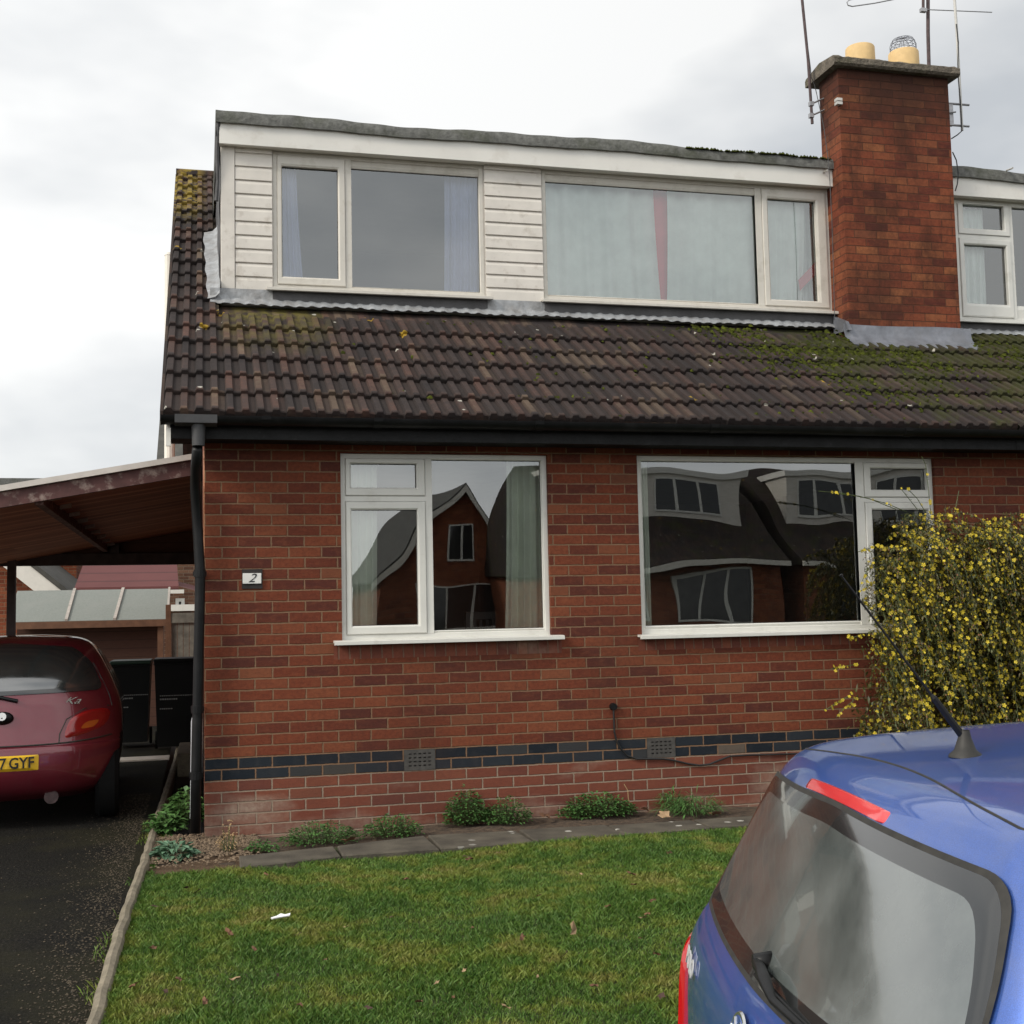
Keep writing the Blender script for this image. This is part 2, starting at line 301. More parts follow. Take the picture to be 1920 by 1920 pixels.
MT['fartile'] = plain('grey_roof_tiles', (.06, .058, .05), .9, .3, 4); MT['whitebarge'] = plain('white_bargeboard', (.7, .67, .6), .6, .06)
s = NT('red_roof_tiles'); X, Y, Z = s.xyz(s.pos())[:3]; fz = s.math('FRACT', s.math('DIVIDE', Z, .17)); c_ = s.mix(s.noise(2, 4), (.085, .024, .024), (.13, .04, .036)); c_ = s.mix(s.mr(fz, 0, .2, .8, 0), c_, (.04, .012, .012)); s.set(col=c_, rough=.85); MT['redtile'] = s.m
# ground
s = NT('asphalt'); n1 = s.noise(1.2, 5); n2 = s.noise(75, 6, rough=.75)
c_ = s.ramp(n2, (.38, (.003, .003, .003)), (.5, (.010, .0095, .008)), (.6, (.030, .027, .022)), (.7, (.09, .08, .065)))
c_ = s.mix(s.mr(s.noise(.8, 4, s.mapp(s.pos(), (1, 1, 1), (5, 1, 0))), .45, .65, 0, .6), c_, (.010, .010, .008))
c_ = s.mix(s.mr(s.math('ADD', n1, s.math('MULTIPLY', s.mr(s.xyz(s.pos())[0], -1.2, -.4), .16)), .52, .72, 0, .7), c_, s.mix(s.noise(30, 4), (.014, .014, .008), (.04, .036, .018)))
s.set(col=c_, rough=.95, spec=.12); s.bump(n2, .012, 1.); MT['asphalt'] = s.m
MT['road'] = plain('road_asphalt', (.055, .055, .055), .9, .3, 150, bump=.004, bs=200)
s = NT('lawn_soil'); X, Y, Z = s.xyz(s.pos())[:3]; mk = s.math('MULTIPLY', s.mr(s.math('ADD', X, s.math('MULTIPLY', s.noise(6, 4), .3)), .6, .8, 1, 0), s.mr(s.math('ADD', Y, s.math('MULTIPLY', s.noise(7, 4, s.mapp(s.pos(), (1, 1, 1), (3, 3, 0))), .2)), -1.15, -1.0, 0, 1)); s.set(col=s.mix(mk, s.ramp(s.noise(9, 6), (.3, (.018, .028, .005)), (.7, (.05, .055, .012))), s.mix(s.noise(40, 5), (.035, .02, .01), (.13, .075, .035))), rough=1.); s.bump(s.noise(60, 5), .015); MT['turf'] = s.m
s = NT('grass_blade'); n1 = s.noise(1.6, 5, rough=.6); n2 = s.noise(7, 4); n3 = s.white(s.comb(s.math('SNAP', s.xyz(s.pos())[0], .006), s.math('SNAP', s.xyz(s.pos())[1], .006), 0.))
c_ = s.ramp(s.math('ADD', s.math('MULTIPLY', n1, .62), s.math('MULTIPLY', n2, .38)), (.41, (.045, .115, .015)), (.485, (.075, .155, .02)), (.55, (.145, .19, .025)), (.62, (.22, .20, .05)))
c_ = s.mix(s.math('MULTIPLY', n3, .35), c_, s.mix(n3, (.03, .07, .012), (.21, .24, .06)))
s.set(col=c_, rough=.55, spec=.3, sub=.0); MT['blade'] = s.m
s = NT('garden_soil'); s.set(col=s.ramp(s.noise(25, 6), (.3, (.028, .02, .013)), (.7, (.12, .08, .05))), rough=1.); s.bump(s.noise(40, 6), .02); MT['soil'] = s.m
s = NT('slab_concrete'); n = s.noise(5, 5)
c_ = s.ramp(n, (.3, (.045, .038, .028)), (.7, (.11, .095, .07)))
vo = s.n('ShaderNodeTexVoronoi'); s.put(vo.inputs[0], s.pos()); vo.inputs['Scale'].default_value = 9
c_ = s.mix(s.math('MULTIPLY', s.math('MULTIPLY', s.mr(s.math('ADD', vo.outputs['Distance'], s.math('MULTIPLY', s.noise(50, 4), .25)), .32, .36, 1, 0), s.math('GREATER_THAN', s.xyz(vo.outputs['Color'])[0], .6)), s.mr(s.xyz(s.pos())[0], 1.3, 2.0)), c_, (.42, .41, .36))
s.set(col=c_, rough=.9); s.bump(s.noise(70, 5), .005); MT['slab'] = s.m
MT['pebble'] = plain('pale_gravel', (.15, .105, .065), .8, .6, 60)
MT['grit'] = plain('grit', (.055, .042, .026), .9, .8, 90); MT['leaf'] = plain('dry_leaf', (.12, .055, .026), .8, .5, 25); MT['leaf2'] = plain('dark_dry_leaf', (.06, .03, .02), .8, .4, 25); MT['leaf3'] = plain('pale_dry_leaf', (.30, .2, .11), .8, .3, 25)
MT['weed'] = plain('weed_leaf', (.06, .14, .032), .6, .5, 18); MT['weed2'] = plain('blue_green_leaf', (.11, .2, .12), .5, .35, 18); MT['straw'] = plain('dry_straw', (.38, .26, .13), .8, .25)
MT['stem'] = plain('green_stem', (.055, .075, .02), .6, .5, 10); MT['jleaf'] = plain('jasmine_leaf', (.060, .070, .016), .5, .6, 8, dirt=(.10, .06, .02), dscale=9, dlo=.45, dhi=.7); MT['brownleaf'] = plain('withered_flower', (.20, .10, .045), .8, .4, 8)
MT['yellow'] = plain('yellow_petal', (.52, .40, .022), .6, .5, 14)
s = NT('roof_moss'); s.set(col=s.ramp(s.noise(14, 5), (.32, (.018, .019, .005)), (.52, (.042, .05, .008)), (.7, (.10, .115, .014))), rough=1., spec=.1); s.bump(s.noise(150, 4), .01); MT['moss'] = s.m
MT['paper'] = plain('white_paper', (.8, .8, .8), .6, .05)
# ------------------------------------------------------------------ mesh builder
OFF = {}
class MB:
    def __init__(s): s.v = []; s.f = []
    def add(s, vs, fs):
        b = len(s.v); s.v += [tuple(p) for p in vs]; s.f += [tuple(i+b for i in f) for f in fs]; return s
    def box(s, x0, x1, y0, y1, z0, z1, c=0.):
        if x0 > x1: x0, x1 = x1, x0
        if y0 > y1: y0, y1 = y1, y0
        if z0 > z1: z0, z1 = z1, z0
        if c <= 0:
            return s.add([(x0,y0,z0),(x1,y0,z0),(x1,y1,z0),(x0,y1,z0),(x0,y0,z1),(x1,y0,z1),(x1,y1,z1),(x0,y1,z1)],
                     [(0,3,2,1),(4,5,6,7),(0,1,5,4),(1,2,6,5),(2,3,7,6),(3,0,4,7)])
        # chamfered: octagon plan, chamfered top and bottom
        def ring(i, z): return [(x0+c+i,y0+i,z),(x1-c-i,y0+i,z),(x1-i,y0+c+i,z),(x1-i,y1-c-i,z),(x1-c-i,y1-i,z),(x0+c+i,y1-i,z),(x0+i,y1-c-i,z),(x0+i,y0+c+i,z)]
        R = ring(c*.6, z0)+ring(0, z0+c)+ring(0, z1-c)+ring(c*.6, z1)
        F = [tuple(range(7, -1, -1)), tuple(range(24, 32))]
        for k in range(3):
            for i in range(8): F.append((k*8+i, k*8+(i+1) % 8, k*8+8+(i+1) % 8, k*8+8+i))
        return s.add(R, F)
    def prism(s, poly, axis, a, b):
        # poly: 2D points; axis 0,1,2 extruded from a to b
        def P(p, t): return [(t, p[0], p[1]), (p[0], t, p[1]), (p[0], p[1], t)][axis]
        n = len(poly); vs = [P(p, a) for p in poly]+[P(p, b) for p in poly]
        fs = [tuple(range(n)), tuple(range(2*n-1, n-1, -1))]+[(i, i+n, (i+1) % n+n, (i+1) % n) for i in range(n)]
        return s.add(vs, fs)
    def tube(s, pts, r, n=8, cap=True):
        pts = [Vector(p) for p in pts]; rs = r if isinstance(r, (list, tuple)) else [r]*len(pts)
        b = len(s.v); up_ = None
        for i, p in enumerate(pts):
            d = (pts[min(i+1, len(pts)-1)]-pts[max(i-1, 0)]).normalized()
            if up_ is None: up_ = Vector((0, 0, 1)) if abs(d.z) < .9 else Vector((1, 0, 0))
            a = d.cross(up_)
            if a.length < 1e-4: a = d.cross(Vector((0, 1, 0)))
            a.normalize(); c = a.cross(d).normalized(); up_ = c
            for k in range(n):
                t = 2*math.pi*k/n; s.v.append(tuple(p+a*math.cos(t)*rs[i]+c*math.sin(t)*rs[i]))
        for i in range(len(pts)-1):
            for k in range(n): s.f.append((b+i*n+k, b+i*n+(k+1) % n, b+(i+1)*n+(k+1) % n, b+(i+1)*n+k))
        if cap: s.f.append(tuple(b+k for k in range(n))[::-1]); s.f.append(tuple(b+(len(pts)-1)*n+k for k in range(n)))
        return s
    def lathe(s, c, prof, n=20):
        b = len(s.v)
        for r_, z_ in prof:
            for k in range(n):
                t = 2*math.pi*k/n; s.v.append((c[0]+r_*math.cos(t), c[1]+r_*math.sin(t), c[2]+z_))
        for i in range(len(prof)-1):
            for k in range(n): s.f.append((b+i*n+k, b+i*n+(k+1) % n, b+(i+1)*n+(k+1) % n, b+(i+1)*n+k))
        return s
    def xring(s, x0, x1, z0, z1, prof):
        # picture-frame in the xz plane; prof = list of (inset, y)
        b = len(s.v)
        for d, y in prof:
            s.v += [(x0+d, y, z0+d), (x1-d, y, z0+d), (x1-d, y, z1-d), (x0+d, y, z1-d)]
        for i in range(len(prof)-1):
            for k in range(4): s.f.append((b+i*4+k, b+i*4+(k+1) % 4, b+i*4+4+(k+1) % 4, b+i*4+4+k))
        return s
    def build(s, name, mat, parent=None, smooth=False, off=None):
        me = bpy.data.meshes.new(name)
        o = bpy.data.objects.new(name, me); col.objects.link(o)
        of = OFF.get(parent.name, Vector()) if parent is not None else Vector()
        if off is not None: of = Vector(off)
        vs = [(v[0]-of[0], v[1]-of[1], v[2]-of[2]) for v in s.v] if of.length else s.v
        me.from_pydata(vs, [], s.f); me.validate(); me.update()
        me.materials.append(MT[mat] if isinstance(mat, str) else mat)
        if smooth:
            for p in me.polygons: p.use_smooth = True
        if parent is not None: o.parent = parent; OFF[o.name] = of
        elif off is not None: o.location = off
        return o
def tag(o, label=None, cat=None, group=None, kind=None):
    if label: o['label'] = label
    if cat: o['category'] = cat
    if group: o['group'] = group
    if kind: o['kind'] = kind
    return o
def thing(name, label, cat, loc=(0, 0, 0), rz=0., group=None, local=False):
    o = bpy.data.objects.new(name, None); col.objects.link(o); o.location = loc; o.rotation_euler.z = rz; o.empty_display_size = .2
    OFF[o.name] = Vector() if local else Vector(loc)
    return tag(o, label, cat, group)
def autosmooth(o, ang=40):
    me = o.data
    for p in me.polygons: p.use_smooth = True
    me.set_sharp_from_angle(angle=rad(ang)); return o
# ------------------------------------------------------------------ ground, road
def heightfield(name, mat, x0, x1, y0, y1, nx, ny, fz, kind='structure'):
    m = MB(); xs = np.linspace(x0, x1, nx); ys = np.linspace(y0, y1, ny)
    m.v = [(float(x), float(y), fz(x, y)) for y in ys for x in xs]
    m.f = [(j*nx+i, j*nx+i+1, (j+1)*nx+i+1, (j+1)*nx+i) for j in range(ny-1) for i in range(nx-1)]
    return tag(m.build(name, mat, smooth=True), kind=kind)
ROADZ = -.26
m = MB(); m.box(-400, 400, -400, 400, -1., ROADZ-.02); tag(m.build('ground', 'road'), kind='structure')
m = MB(); m.box(-60, 60, -12.6, -5.75, ROADZ-.016, ROADZ); tag(m.build('road', 'road'), kind='structure')
def drz(x, y): return -.012 if y > -4.6 else -.012 + (ROADZ+.02+.012)*min(1, (-4.6-y)/1.1)
heightfield('driveway', 'asphalt', -3.4, -.36, -5.74, 14, 12, 60, drz)
def lz(x, y):
    b = .0 if y > -4.7 else -(min(1, (-4.7-y)/1.0)**1.5)*.16
    return b + .012*math.sin(x*2.1+y)*math.cos(y*1.7-x*.6)-.006
heightfield('lawn', 'turf', -.33, 12.2, -5.68, -.60, 90, 50, lz)
heightfield('flower_bed', 'soil', -.30, 12.2, -1.05, .05, 160, 16, lambda x, y: -.012+.01*math.sin(x*9)*math.cos(y*14)-(.03 if (y < -.66 and x > .25) else 0))
m = MB(); m.box(-.62, 12.2, -5.76, -5.68, ROADZ-.1, -.14, .012); tag(m.build('kerb', 'concrete'), kind='structure')
heightfield('back_yard', 'concrete', -12, -3.4, -5.7, 14, 3, 3, lambda x, y: -.03)
heightfield('back_garden', 'turf', -40, 40, 14, 120, 6, 6, lambda x, y: -.02)
m = MB(); m.box(-60, 60, -40, -12.6, -.5, -.2); tag(m.build('verge_opposite', 'turf'), kind='structure')
# concrete edging along the drive
pts = [PZ(px, py, .03) for px, py in ((330, 1425), (318, 1462), (301, 1515), (287, 1560), (272, 1610), (246, 1680), (224, 1745), (200, 1830), (176, 1918))]
ex = [(p.x, p.y) for p in pts]; ex = [(-.27, 6.5)]+ex+[(-.43, -4.4), (-.45, -5.6)]
prof = [(-.028, -.08), (-.028, .012), (-.020, .028), (0, .036), (.020, .028), (.028, .012), (.028, -.08)]
edg = []
for i in range(len(ex)-1):
    (xa, ya), (xb, yb) = ex[i], ex[i+1]; n_ = max(1, int(abs(yb-ya)/.12))
    for k in range(n_): edg.append((xa+(xb-xa)*k/n_, ya+(yb-ya)*k/n_))
edg.append(ex[-1])
m = MB()
for i, (x, y) in enumerate(edg):
    j = .003*math.sin(i*1.7)+.002*math.sin(i*4.1); zb = 0 if y > -4.7 else -.16*min(1, (-4.7-y)/1.0)
    m.v += [(x+a+j, y, b+.006+zb+.002*math.sin(i*2.3)) for a, b in prof]
for i in range(len(edg)-1):
    for k in range(6): m.f.append((i*7+k, i*7+k+1, i*7+8+k, i*7+7+k))
tag(autosmooth(m.build('edging_strip', 'concrete')), 'rounded concrete edging between the driveway and the lawn', 'edging')
# slab path against the bed
bk = [PZ(px, py, .02) for px, py in ((470, 1603), (619, 1588), (779, 1567), (960, 1557), (1150, 1547), (1300, 1538))]
ft = [PZ(px, py, .02) for px, py in ((440, 1627), (619, 1605), (804, 1591), (960, 1580), (1150, 1566), (1300, 1553))]
def lin(ps, x):
    for a, b in zip(ps, ps[1:]):
        if x <= b.x: return a.y+(b.y-a.y)*(x-a.x)/(b.x-a.x)
    a, b = ps[0], ps[-1]; return b.y
xs = [.19, .80, 1.41, 2.02, 2.63, 3.24, 3.85, 4.46, 5.07, 5.68, 6.29, 6.9, 7.5]
sg = 'paving slabs along the flower bed'
SLW = ['leftmost, half buried in soil', 'second from the left', 'below the left window, bare grey', 'below the left window, first with white lichen', 'spotted with white lichen near the weeds', 'below the cable box', 'left of the blue car', 'partly behind the blue car', 'behind the blue car', 'below the yellow shrub', 'right part of the bed', 'right end']
for i in range(12):
    xa, xb = xs[i]+.006, xs[i+1]-.006
    yb1, yb2 = lin(bk, xa), lin(bk, xb); ya1, ya2 = lin(ft, xa)-.02, lin(ft, xb)-.02
    m = MB(); z0, z1 = -.05, .022+.004*math.sin(i*3.); c = .006; tl = .004*math.sin(i*5)
    P = [(xa, ya1), (xb, ya2), (xb-.01, yb2), (xa+.005, yb1)]
    Q = [(xa+c, ya1+c), (xb-c, ya2+c), (xb-c-.01, yb2-c), (xa+c+.005, yb1-c)]
    m.add([(p[0], p[1], z0) for p in P]+[(p[0], p[1], z1-c+tl*(k in (1, 2))) for k, p in enumerate(P)]+[(p[0], p[1], z1+tl*(k in (1, 2))) for k, p in enumerate(Q)],
          [(0, 1, 5, 4), (1, 2, 6, 5), (2, 3, 7, 6), (3, 0, 4, 7), (4, 5, 9, 8), (5, 6, 10, 9), (6, 7, 11, 10), (7, 4, 8, 11), (8, 9, 10, 11)])
    tag(m.build('paving_slab', 'slab'), 'concrete paving slab at the lawn edge, '+SLW[i], 'paving slab', sg)
# ------------------------------------------------------------------ walls with openings
def wall_xz(m, x0, x1, z0, z1, y0, y1, holes):
    xs_ = sorted({x0, x1}|{h[0] for h in holes}|{h[1] for h in holes}); zs_ = sorted({z0, z1}|{h[2] for h in holes}|{h[3] for h in holes})
    for xa, xb in zip(xs_, xs_[1:]):
        zc = z0
        for za, zb in zip(zs_, zs_[1:]):
            cx, cz = (xa+xb)/2, (za+zb)/2
            if any(h[0] < cx < h[1] and h[2] < cz < h[3] for h in holes): continue
            m.add([(xa,y0,za),(xb,y0,za),(xb,y0,zb),(xa,y0,zb)], [(0,1,2,3)]); m.add([(xa,y1,za),(xb,y1,za),(xb,y1,zb),(xa,y1,zb)], [(3,2,1,0)])
    for h in holes:
        a, b, c, d = h
        m.add([(a,y0,c),(b,y0,c),(b,y1,c),(a,y1,c)], [(0,1,2,3)]); m.add([(a,y0,d),(b,y0,d),(b,y1,d),(a,y1,d)], [(3,2,1,0)])
        m.add([(a,y0,c),(a,y1,c),(a,y1,d),(a,y0,d)], [(0,1,2,3)]); m.add([(b,y0,c),(b,y1,c),(b,y1,d),(b,y0,d)], [(3,2,1,0)])
    return m
W1 = (.93, 2.445, 1.295, 2.612); W2 = (3.14, 5.65, 1.28, 2.62); VENT = [(1.352, 1.573, .378, .522), (3.152, 3.373, .378, .522)]
PARTY = 6.2; EAVE = 2.67
def roof_z(y): return ZE+(y-YE)*math.tan(SL)
house = thing('brick_house', 'brick house number two with white clad dormer over a brown tiled roof', 'house', (0, 0, 0))
nbr = thing('brick_house', 'adjoining right hand half of the brick pair, mostly out of frame, its own white dormer', 'house', (PARTY, 0, 0))
m = MB(); wall_xz(m, 0, PARTY, -.3, EAVE+.02, 0, .10, [W1, W2]+VENT)
m.add([(0,0,-.3),(0,9.5,-.3),(0,9.5,2.9),(0,4.76,roof_z(4.76)-.08),(0,0,2.9)], [(4,3,2,1,0)])
m.add([(.1,.1,-.3),(.1,9.4,-.3),(.1,9.4,2.9),(.1,4.76,roof_z(4.76)-.1),(.1,.1,2.9)], [(0,1,2,3,4)])
m.add([(0,9.5,-.3),(PARTY,9.5,-.3),(PARTY,9.5,2.9),(0,9.5,2.9)], [(0,1,2,3)])
m.build('wall', 'brick', house)
m = MB(); wall_xz(m, PARTY, 12.4, -.3, EAVE+.02, 0, .10, [(7.9, 10.2, 1.28, 2.62)])
m.add([(12.4,0,-.3),(12.4,9.5,-.3),(12.4,9.5,2.9),(12.4,4.76,roof_z(4.76)-.08),(12.4,0,2.9)], [(0,1,2,3,4)])
m.add([(PARTY,9.5,-.3),(12.4,9.5,-.3),(12.4,9.5,2.9),(PARTY,9.5,2.9)], [(0,1,2,3)])
m.build('wall', 'brick', nbr)
# rooms behind the windows (floor, back and side walls, ceiling)
def room(parent, x0, x1, y0, y1, z0, z1, mat='roomwall'):
    m = MB(); m.add([(x0,y0,z0),(x1,y0,z0),(x1,y1,z0),(x0,y1,z0),(x0,y0,z1),(x1,y0,z1),(x1,y1,z1),(x0,y1,z1)], [(0,1,2,3),(7,6,5,4),(1,5,6,2),(2,6,7,3),(3,7,4,0)])
    return m.build('room', mat, parent)
room(house, .12, 2.85, .11, 4.2, .15, 2.66, 'roomdark'); room(house, 2.95, 6.1, .11, 4.5, .15, 2.66, 'roomdark'); room(nbr, 6.4, 12.2, .11, 4.5, .15, 2.66, 'roomdark')
room(house, .3, 2.62, 1.56, 4.6, 3.9, 5.45); room(house, 2.64, 5.6, 1.56, 4.6, 3.9, 5.45); room(nbr, 6.9, 12.2, 1.56, 4.6, 3.9, 5.45)
# ------------------------------------------------------------------ windows
def rct(pts, y):
    P = [PY(a, b, y) for a, b in pts]   # tl, tr, br, bl
    return ((P[0].x+P[3].x)/2, (P[1].x+P[2].x)/2, (P[2].z+P[3].z)/2, (P[0].z+P[1].z)/2)
def window(parent, yw, outer, panes, gl='glass', mat='upvc', sill=True, sillx=None, rec=.035, silldrop=.0, label=None):
    """outer (x0,x1,z0,z1); panes list of (rect, is_sash)"""
    x0, x1, z0, z1 = outer; yf = yw+rec
    m = MB(); m.xring(x0, x1, z0, z1, [(0, yf+.06), (0, yf+.002), (.003, yf), (.033, yf), (.038, yf+.006), (.038, yf+.06)])
    # mullions between neighbouring panes
    ps = sorted(panes, key=lambda p: p[0][0])
    def mull(xa, xb, za, zb): m.box(xa, xb, yf-.0015, yf+.058, za, zb)
    outer_in = (x0+.034, x1-.034, z0+.034, z1-.034)
    cols_ = []
    for r, sash in ps:
        if cols_ and abs(cols_[-1][0]-r[0]) < .12: cols_[-1] = (min(cols_[-1][0], r[0]), max(cols_[-1][1], r[1]), cols_[-1][2]+[(r, sash)])
        else: cols_.append((r[0], r[1], [(r, sash)]))
    xsplit = []
    for a, b in zip(cols_, cols_[1:]):
        la = .062 if a[2][0][1] else 0; lb = .062 if b[2][0][1] else 0
        xa, xb = a[1]+la, b[0]-lb
        if xb-xa < .03: xm = (xa+xb)/2; xa, xb = xm-.018, xm+.018
        mull(xa, xb, outer_in[2], outer_in[3]); xsplit.append((xa, xb))
    spans = []; cur = outer_in[0]
    for xa, xb in xsplit: spans.append((cur, xa)); cur = xb
    spans.append((cur, outer_in[1]))
    sashes = MB; gparts = []; srects = []
    for (ca, cb, lst), (sa, sb) in zip(cols_, spans):
        lst = sorted(lst, key=lambda q: q[0][2]); zsp = []; zc = outer_in[2]
        for (ra, s1), (rb, s2) in zip(lst, lst[1:]):
            zm = (ra[3]+rb[2])/2; m.box(sa, sb, yf-.001, yf+.057, zm-.018, zm+.018); zsp.append((zc, zm-.018)); zc = zm+.018
        zsp.append((zc, outer_in[3]))
        for (r, sash), (za, zb) in zip(lst, zsp): srects.append((r, sash, (sa, sb, za, zb)))
    win = m.build('window', mat, parent)
    if label: win['label'] = label
    for r, sash, cell in srects:
        q = MB(); yg = yf+.03
        if sash:
            wdt = min(r[0]-cell[0], cell[1]-r[1], r[2]-cell[2], cell[3]-r[3]); wdt = max(.03, min(.08, wdt))
            c0 = (cell[0]+.003, cell[1]-.003, cell[2]+.003, cell[3]-.003)
            b = len(q.v)
            prof = [(0, yf+.03), (0, yf-.008), (.10, yf-.0125), (.80, yf-.0125), (1., yf-.004), (1., yf+.034)]
            for t, y in prof:
                L = lambda a, c: a+(c-a)*t
                q.v += [(L(c0[0], r[0]), y, L(c0[2], r[2])), (L(c0[1], r[1]), y, L(c0[2], r[2])), (L(c0[1], r[1]), y, L(c0[3], r[3])), (L(c0[0], r[0]), y, L(c0[3], r[3]))]
            for i in range(len(prof)-1):
                for k in range(4): q.f.append((b+i*4+k, b+i*4+(k+1) % 4, b+i*4+4+(k+1) % 4, b+i*4+4+k))
            q.build('sash', mat, win)
        else:
            c0 = cell; b = len(q.v)
            for t, y in ((0, yf+.012), (.7, yf+.004), (1., yf+.012), (1., yf+.034)):
                L = lambda a, c: a+(c-a)*t
                q.v += [(L(c0[0], r[0]), y, L(c0[2], r[2])), (L(c0[1], r[1]), y, L(c0[2], r[2])), (L(c0[1], r[1]), y, L(c0[3], r[3])), (L(c0[0], r[0]), y, L(c0[3], r[3]))]
            for i in range(3):
                for k in range(4): q.f.append((b+i*4+k, b+i*4+(k+1) % 4, b+i*4+4+(k+1) % 4, b+i*4+4+k))
            q.build('glazing_bead', mat, win)
        g = MB(); g.xring(r[0]-.002, r[1]+.002, r[2]-.002, r[3]+.002, [(0, yg-.0005), (.006, yg-.0005), (.006, yg+.001)]); g.build('gasket', 'blackpl', win)
        g = MB(); g.add([(r[0]-.004, yg, r[2]-.004), (r[1]+.004, yg, r[2]-.004), (r[1]+.004, yg, r[3]+.004), (r[0]-.004, yg, r[3]+.004)], [(0, 1, 2, 3)]); g.build('pane', gl, win)
    if sill:
        sx = sillx or (x0-.06, x1+.07); q = MB(); zt = z0+.004-silldrop
        q.prism([(yf+.02, zt), (yw-.07, zt-.006), (yw-.085, zt-.012), (yw-.085, zt-.034), (yw-.06, zt-.036), (yw-.055, zt-.02), (yf+.02, zt-.018)], 0, sx[0], sx[1]); q.build('sill', mat, win)
    return win
rf = .05
p1 = [(rct([(657, 870), (780, 870), (780, 915), (657, 915)], rf), 1), (rct([(657.5, 956), (781, 956), (785, 1171), (661, 1174)], rf), 1), (rct([(808.5, 863), (1013, 864), (1019, 1178), (813, 1181)], rf), 0)]
window(house, 0, W1, p1, sillx=(.868, 2.52), label='ground floor window left of the wall middle, fanlight over casement and a fixed pane')
p2 = [(rct([(1202, 865), (1601, 868.5), (1613, 1167), (1210, 1170)], rf), 0), (rct([(1629, 878), (1734, 880), (1736, 920), (1631, 918)], rf), 1), (rct([(1633, 955), (1738, 957), (1748, 1168), (1642, 1167)], rf), 1)]
window(house, 0, W2, p2, sillx=(3.105, 5.72), label='wide ground floor picture window beside the yellow shrub')
window(nbr, 0, (7.9, 10.2, 1.28, 2.62), [((8.0, 9.2, 1.36, 2.56), 0), ((9.32, 10.1, 1.38, 2.1), 1), ((9.32, 10.1, 2.27, 2.54), 1)])
DY = 1.5; rd = DY+.05
D1 = (.558, 2.352, 4.175, 5.345); D2 = (2.88, 5.665, 4.175, 5.345)
pd1 = [(rct([(527, 313), (632, 322), (634.5, 526.5), (529.5, 520.5)], rd), 1), (rct([(657, 317), (896, 335), (899, 549), (659.5, 540)], rd), 0)]
pd2 = [(rct([(1019, 344), (1413, 367), (1417, 570.5), (1023, 554.5)], rd), 0), (rct([(1436.7, 375.4), (1526, 379.4), (1529.5, 566.3), (1440, 564.5)], rd), 1)]
holes = [D1, D2]
m = MB(); wall_xz(m, .145, 5.69, 4.02, 5.45, DY+.012, DY+.05, holes)
m.add([(.145, DY+.012, 4.02), (.145, 4.4, 5.4), (.145, 4.4, 5.62), (.145, DY+.012, 5.5)], [(0, 1, 2, 3)])
dormer = m.build('dormer', 'clad', house)
window(house, DY-.02, D1, pd1, 'glass_up', 'upvc_old', sillx=(.50, 2.40), silldrop=.01, rec=.03, label='upper left dormer window with lilac curtains')
window(house, DY-.02, D2, pd2, 'glass_up', 'upvc_old', sillx=(2.84, 5.70), silldrop=.01, rec=.03, label='upper right dormer window with pale closed curtains')
# shiplap boards
def boards(parent, x0, x1, z0, z1, n, yf, mat='clad'):
    m = MB(); h = (z1-z0)/n
    for i in range(n):
        a, b = z0+i*h, z0+(i+1)*h-.004
        m.prism([(yf+.014, a), (yf-.004, a+.001), (yf-.006, a+.004), (yf-.003, b-.03), (yf+.004, b-.008), (yf+.009, b), (yf+.014, b)], 0, x0, x1)
    m.box(x0, x1, yf+.0095, yf+.0138, z0, z1)
    return m.build('cladding', mat, parent)
boards(house, .253, .550, 4.145, 5.42, 11, DY-.01); boards(house, 2.36, 2.872, 4.145, 5.42, 11, DY-.01)
m = MB(); m.box(.135, .249, DY-.02, DY+.03, 4.15, 5.42, .004); m.build('corner_board', 'clad', house)
# white trim strip right of the second dormer window
m = MB(); m.box(5.668, 5.70, DY-.012, DY+.03, 4.15, 5.42); m.build('corner_board', 'clad', house)
def DW(x):
    R = random.Random(3); ph = [R.uniform(0, 6) for _ in range(4)]
    return .012*math.sin(x*1.9+ph[0])+.007*math.sin(x*4.7+ph[1])+.003*math.sin(x*17+ph[2])
def fascia_set(parent, x0, x1, seed, moss=None):
    FY = 1.40
    m = MB(); m.box(x0, x1, FY, FY+.02, 5.335, 5.53, .002); m.box(x0, x1, FY+.021, DY+.01, 5.345, 5.36); f = m.build('fascia', 'fascia_white', parent)
    # felt edge, sagging
    m = MB(); n = 150; xs_ = np.linspace(x0-.03, x1+.01, n); R = random.Random(seed)
    ph = [R.uniform(0, 6) for _ in range(4)]
    for x in xs_:
        wv = .012*math.sin(x*1.9+ph[0])+.007*math.sin(x*4.7+ph[1])+.003*math.sin(x*17+ph[2])
        m.v += [(x, FY-.004, 5.505+wv*.6), (x, FY-.03, 5.50+wv*.6), (x, FY-.036, 5.56+wv), (x, FY-.02, 5.60+wv), (x, FY+.04, 5.612+wv), (x, 4.9, 5.66)]
    for i in range(n-1):
        for k in range(5): m.f.append((i*6+k, i*6+k+1, i*6+7+k, i*6+6+k))
    m.box(x0-.03, x0-.028, FY, 4.5, 5.40, 5.60)
    autosmooth(m.build('flat_roof', 'felt', parent), 50)
fascia_set(house, .125, 5.70, 3)
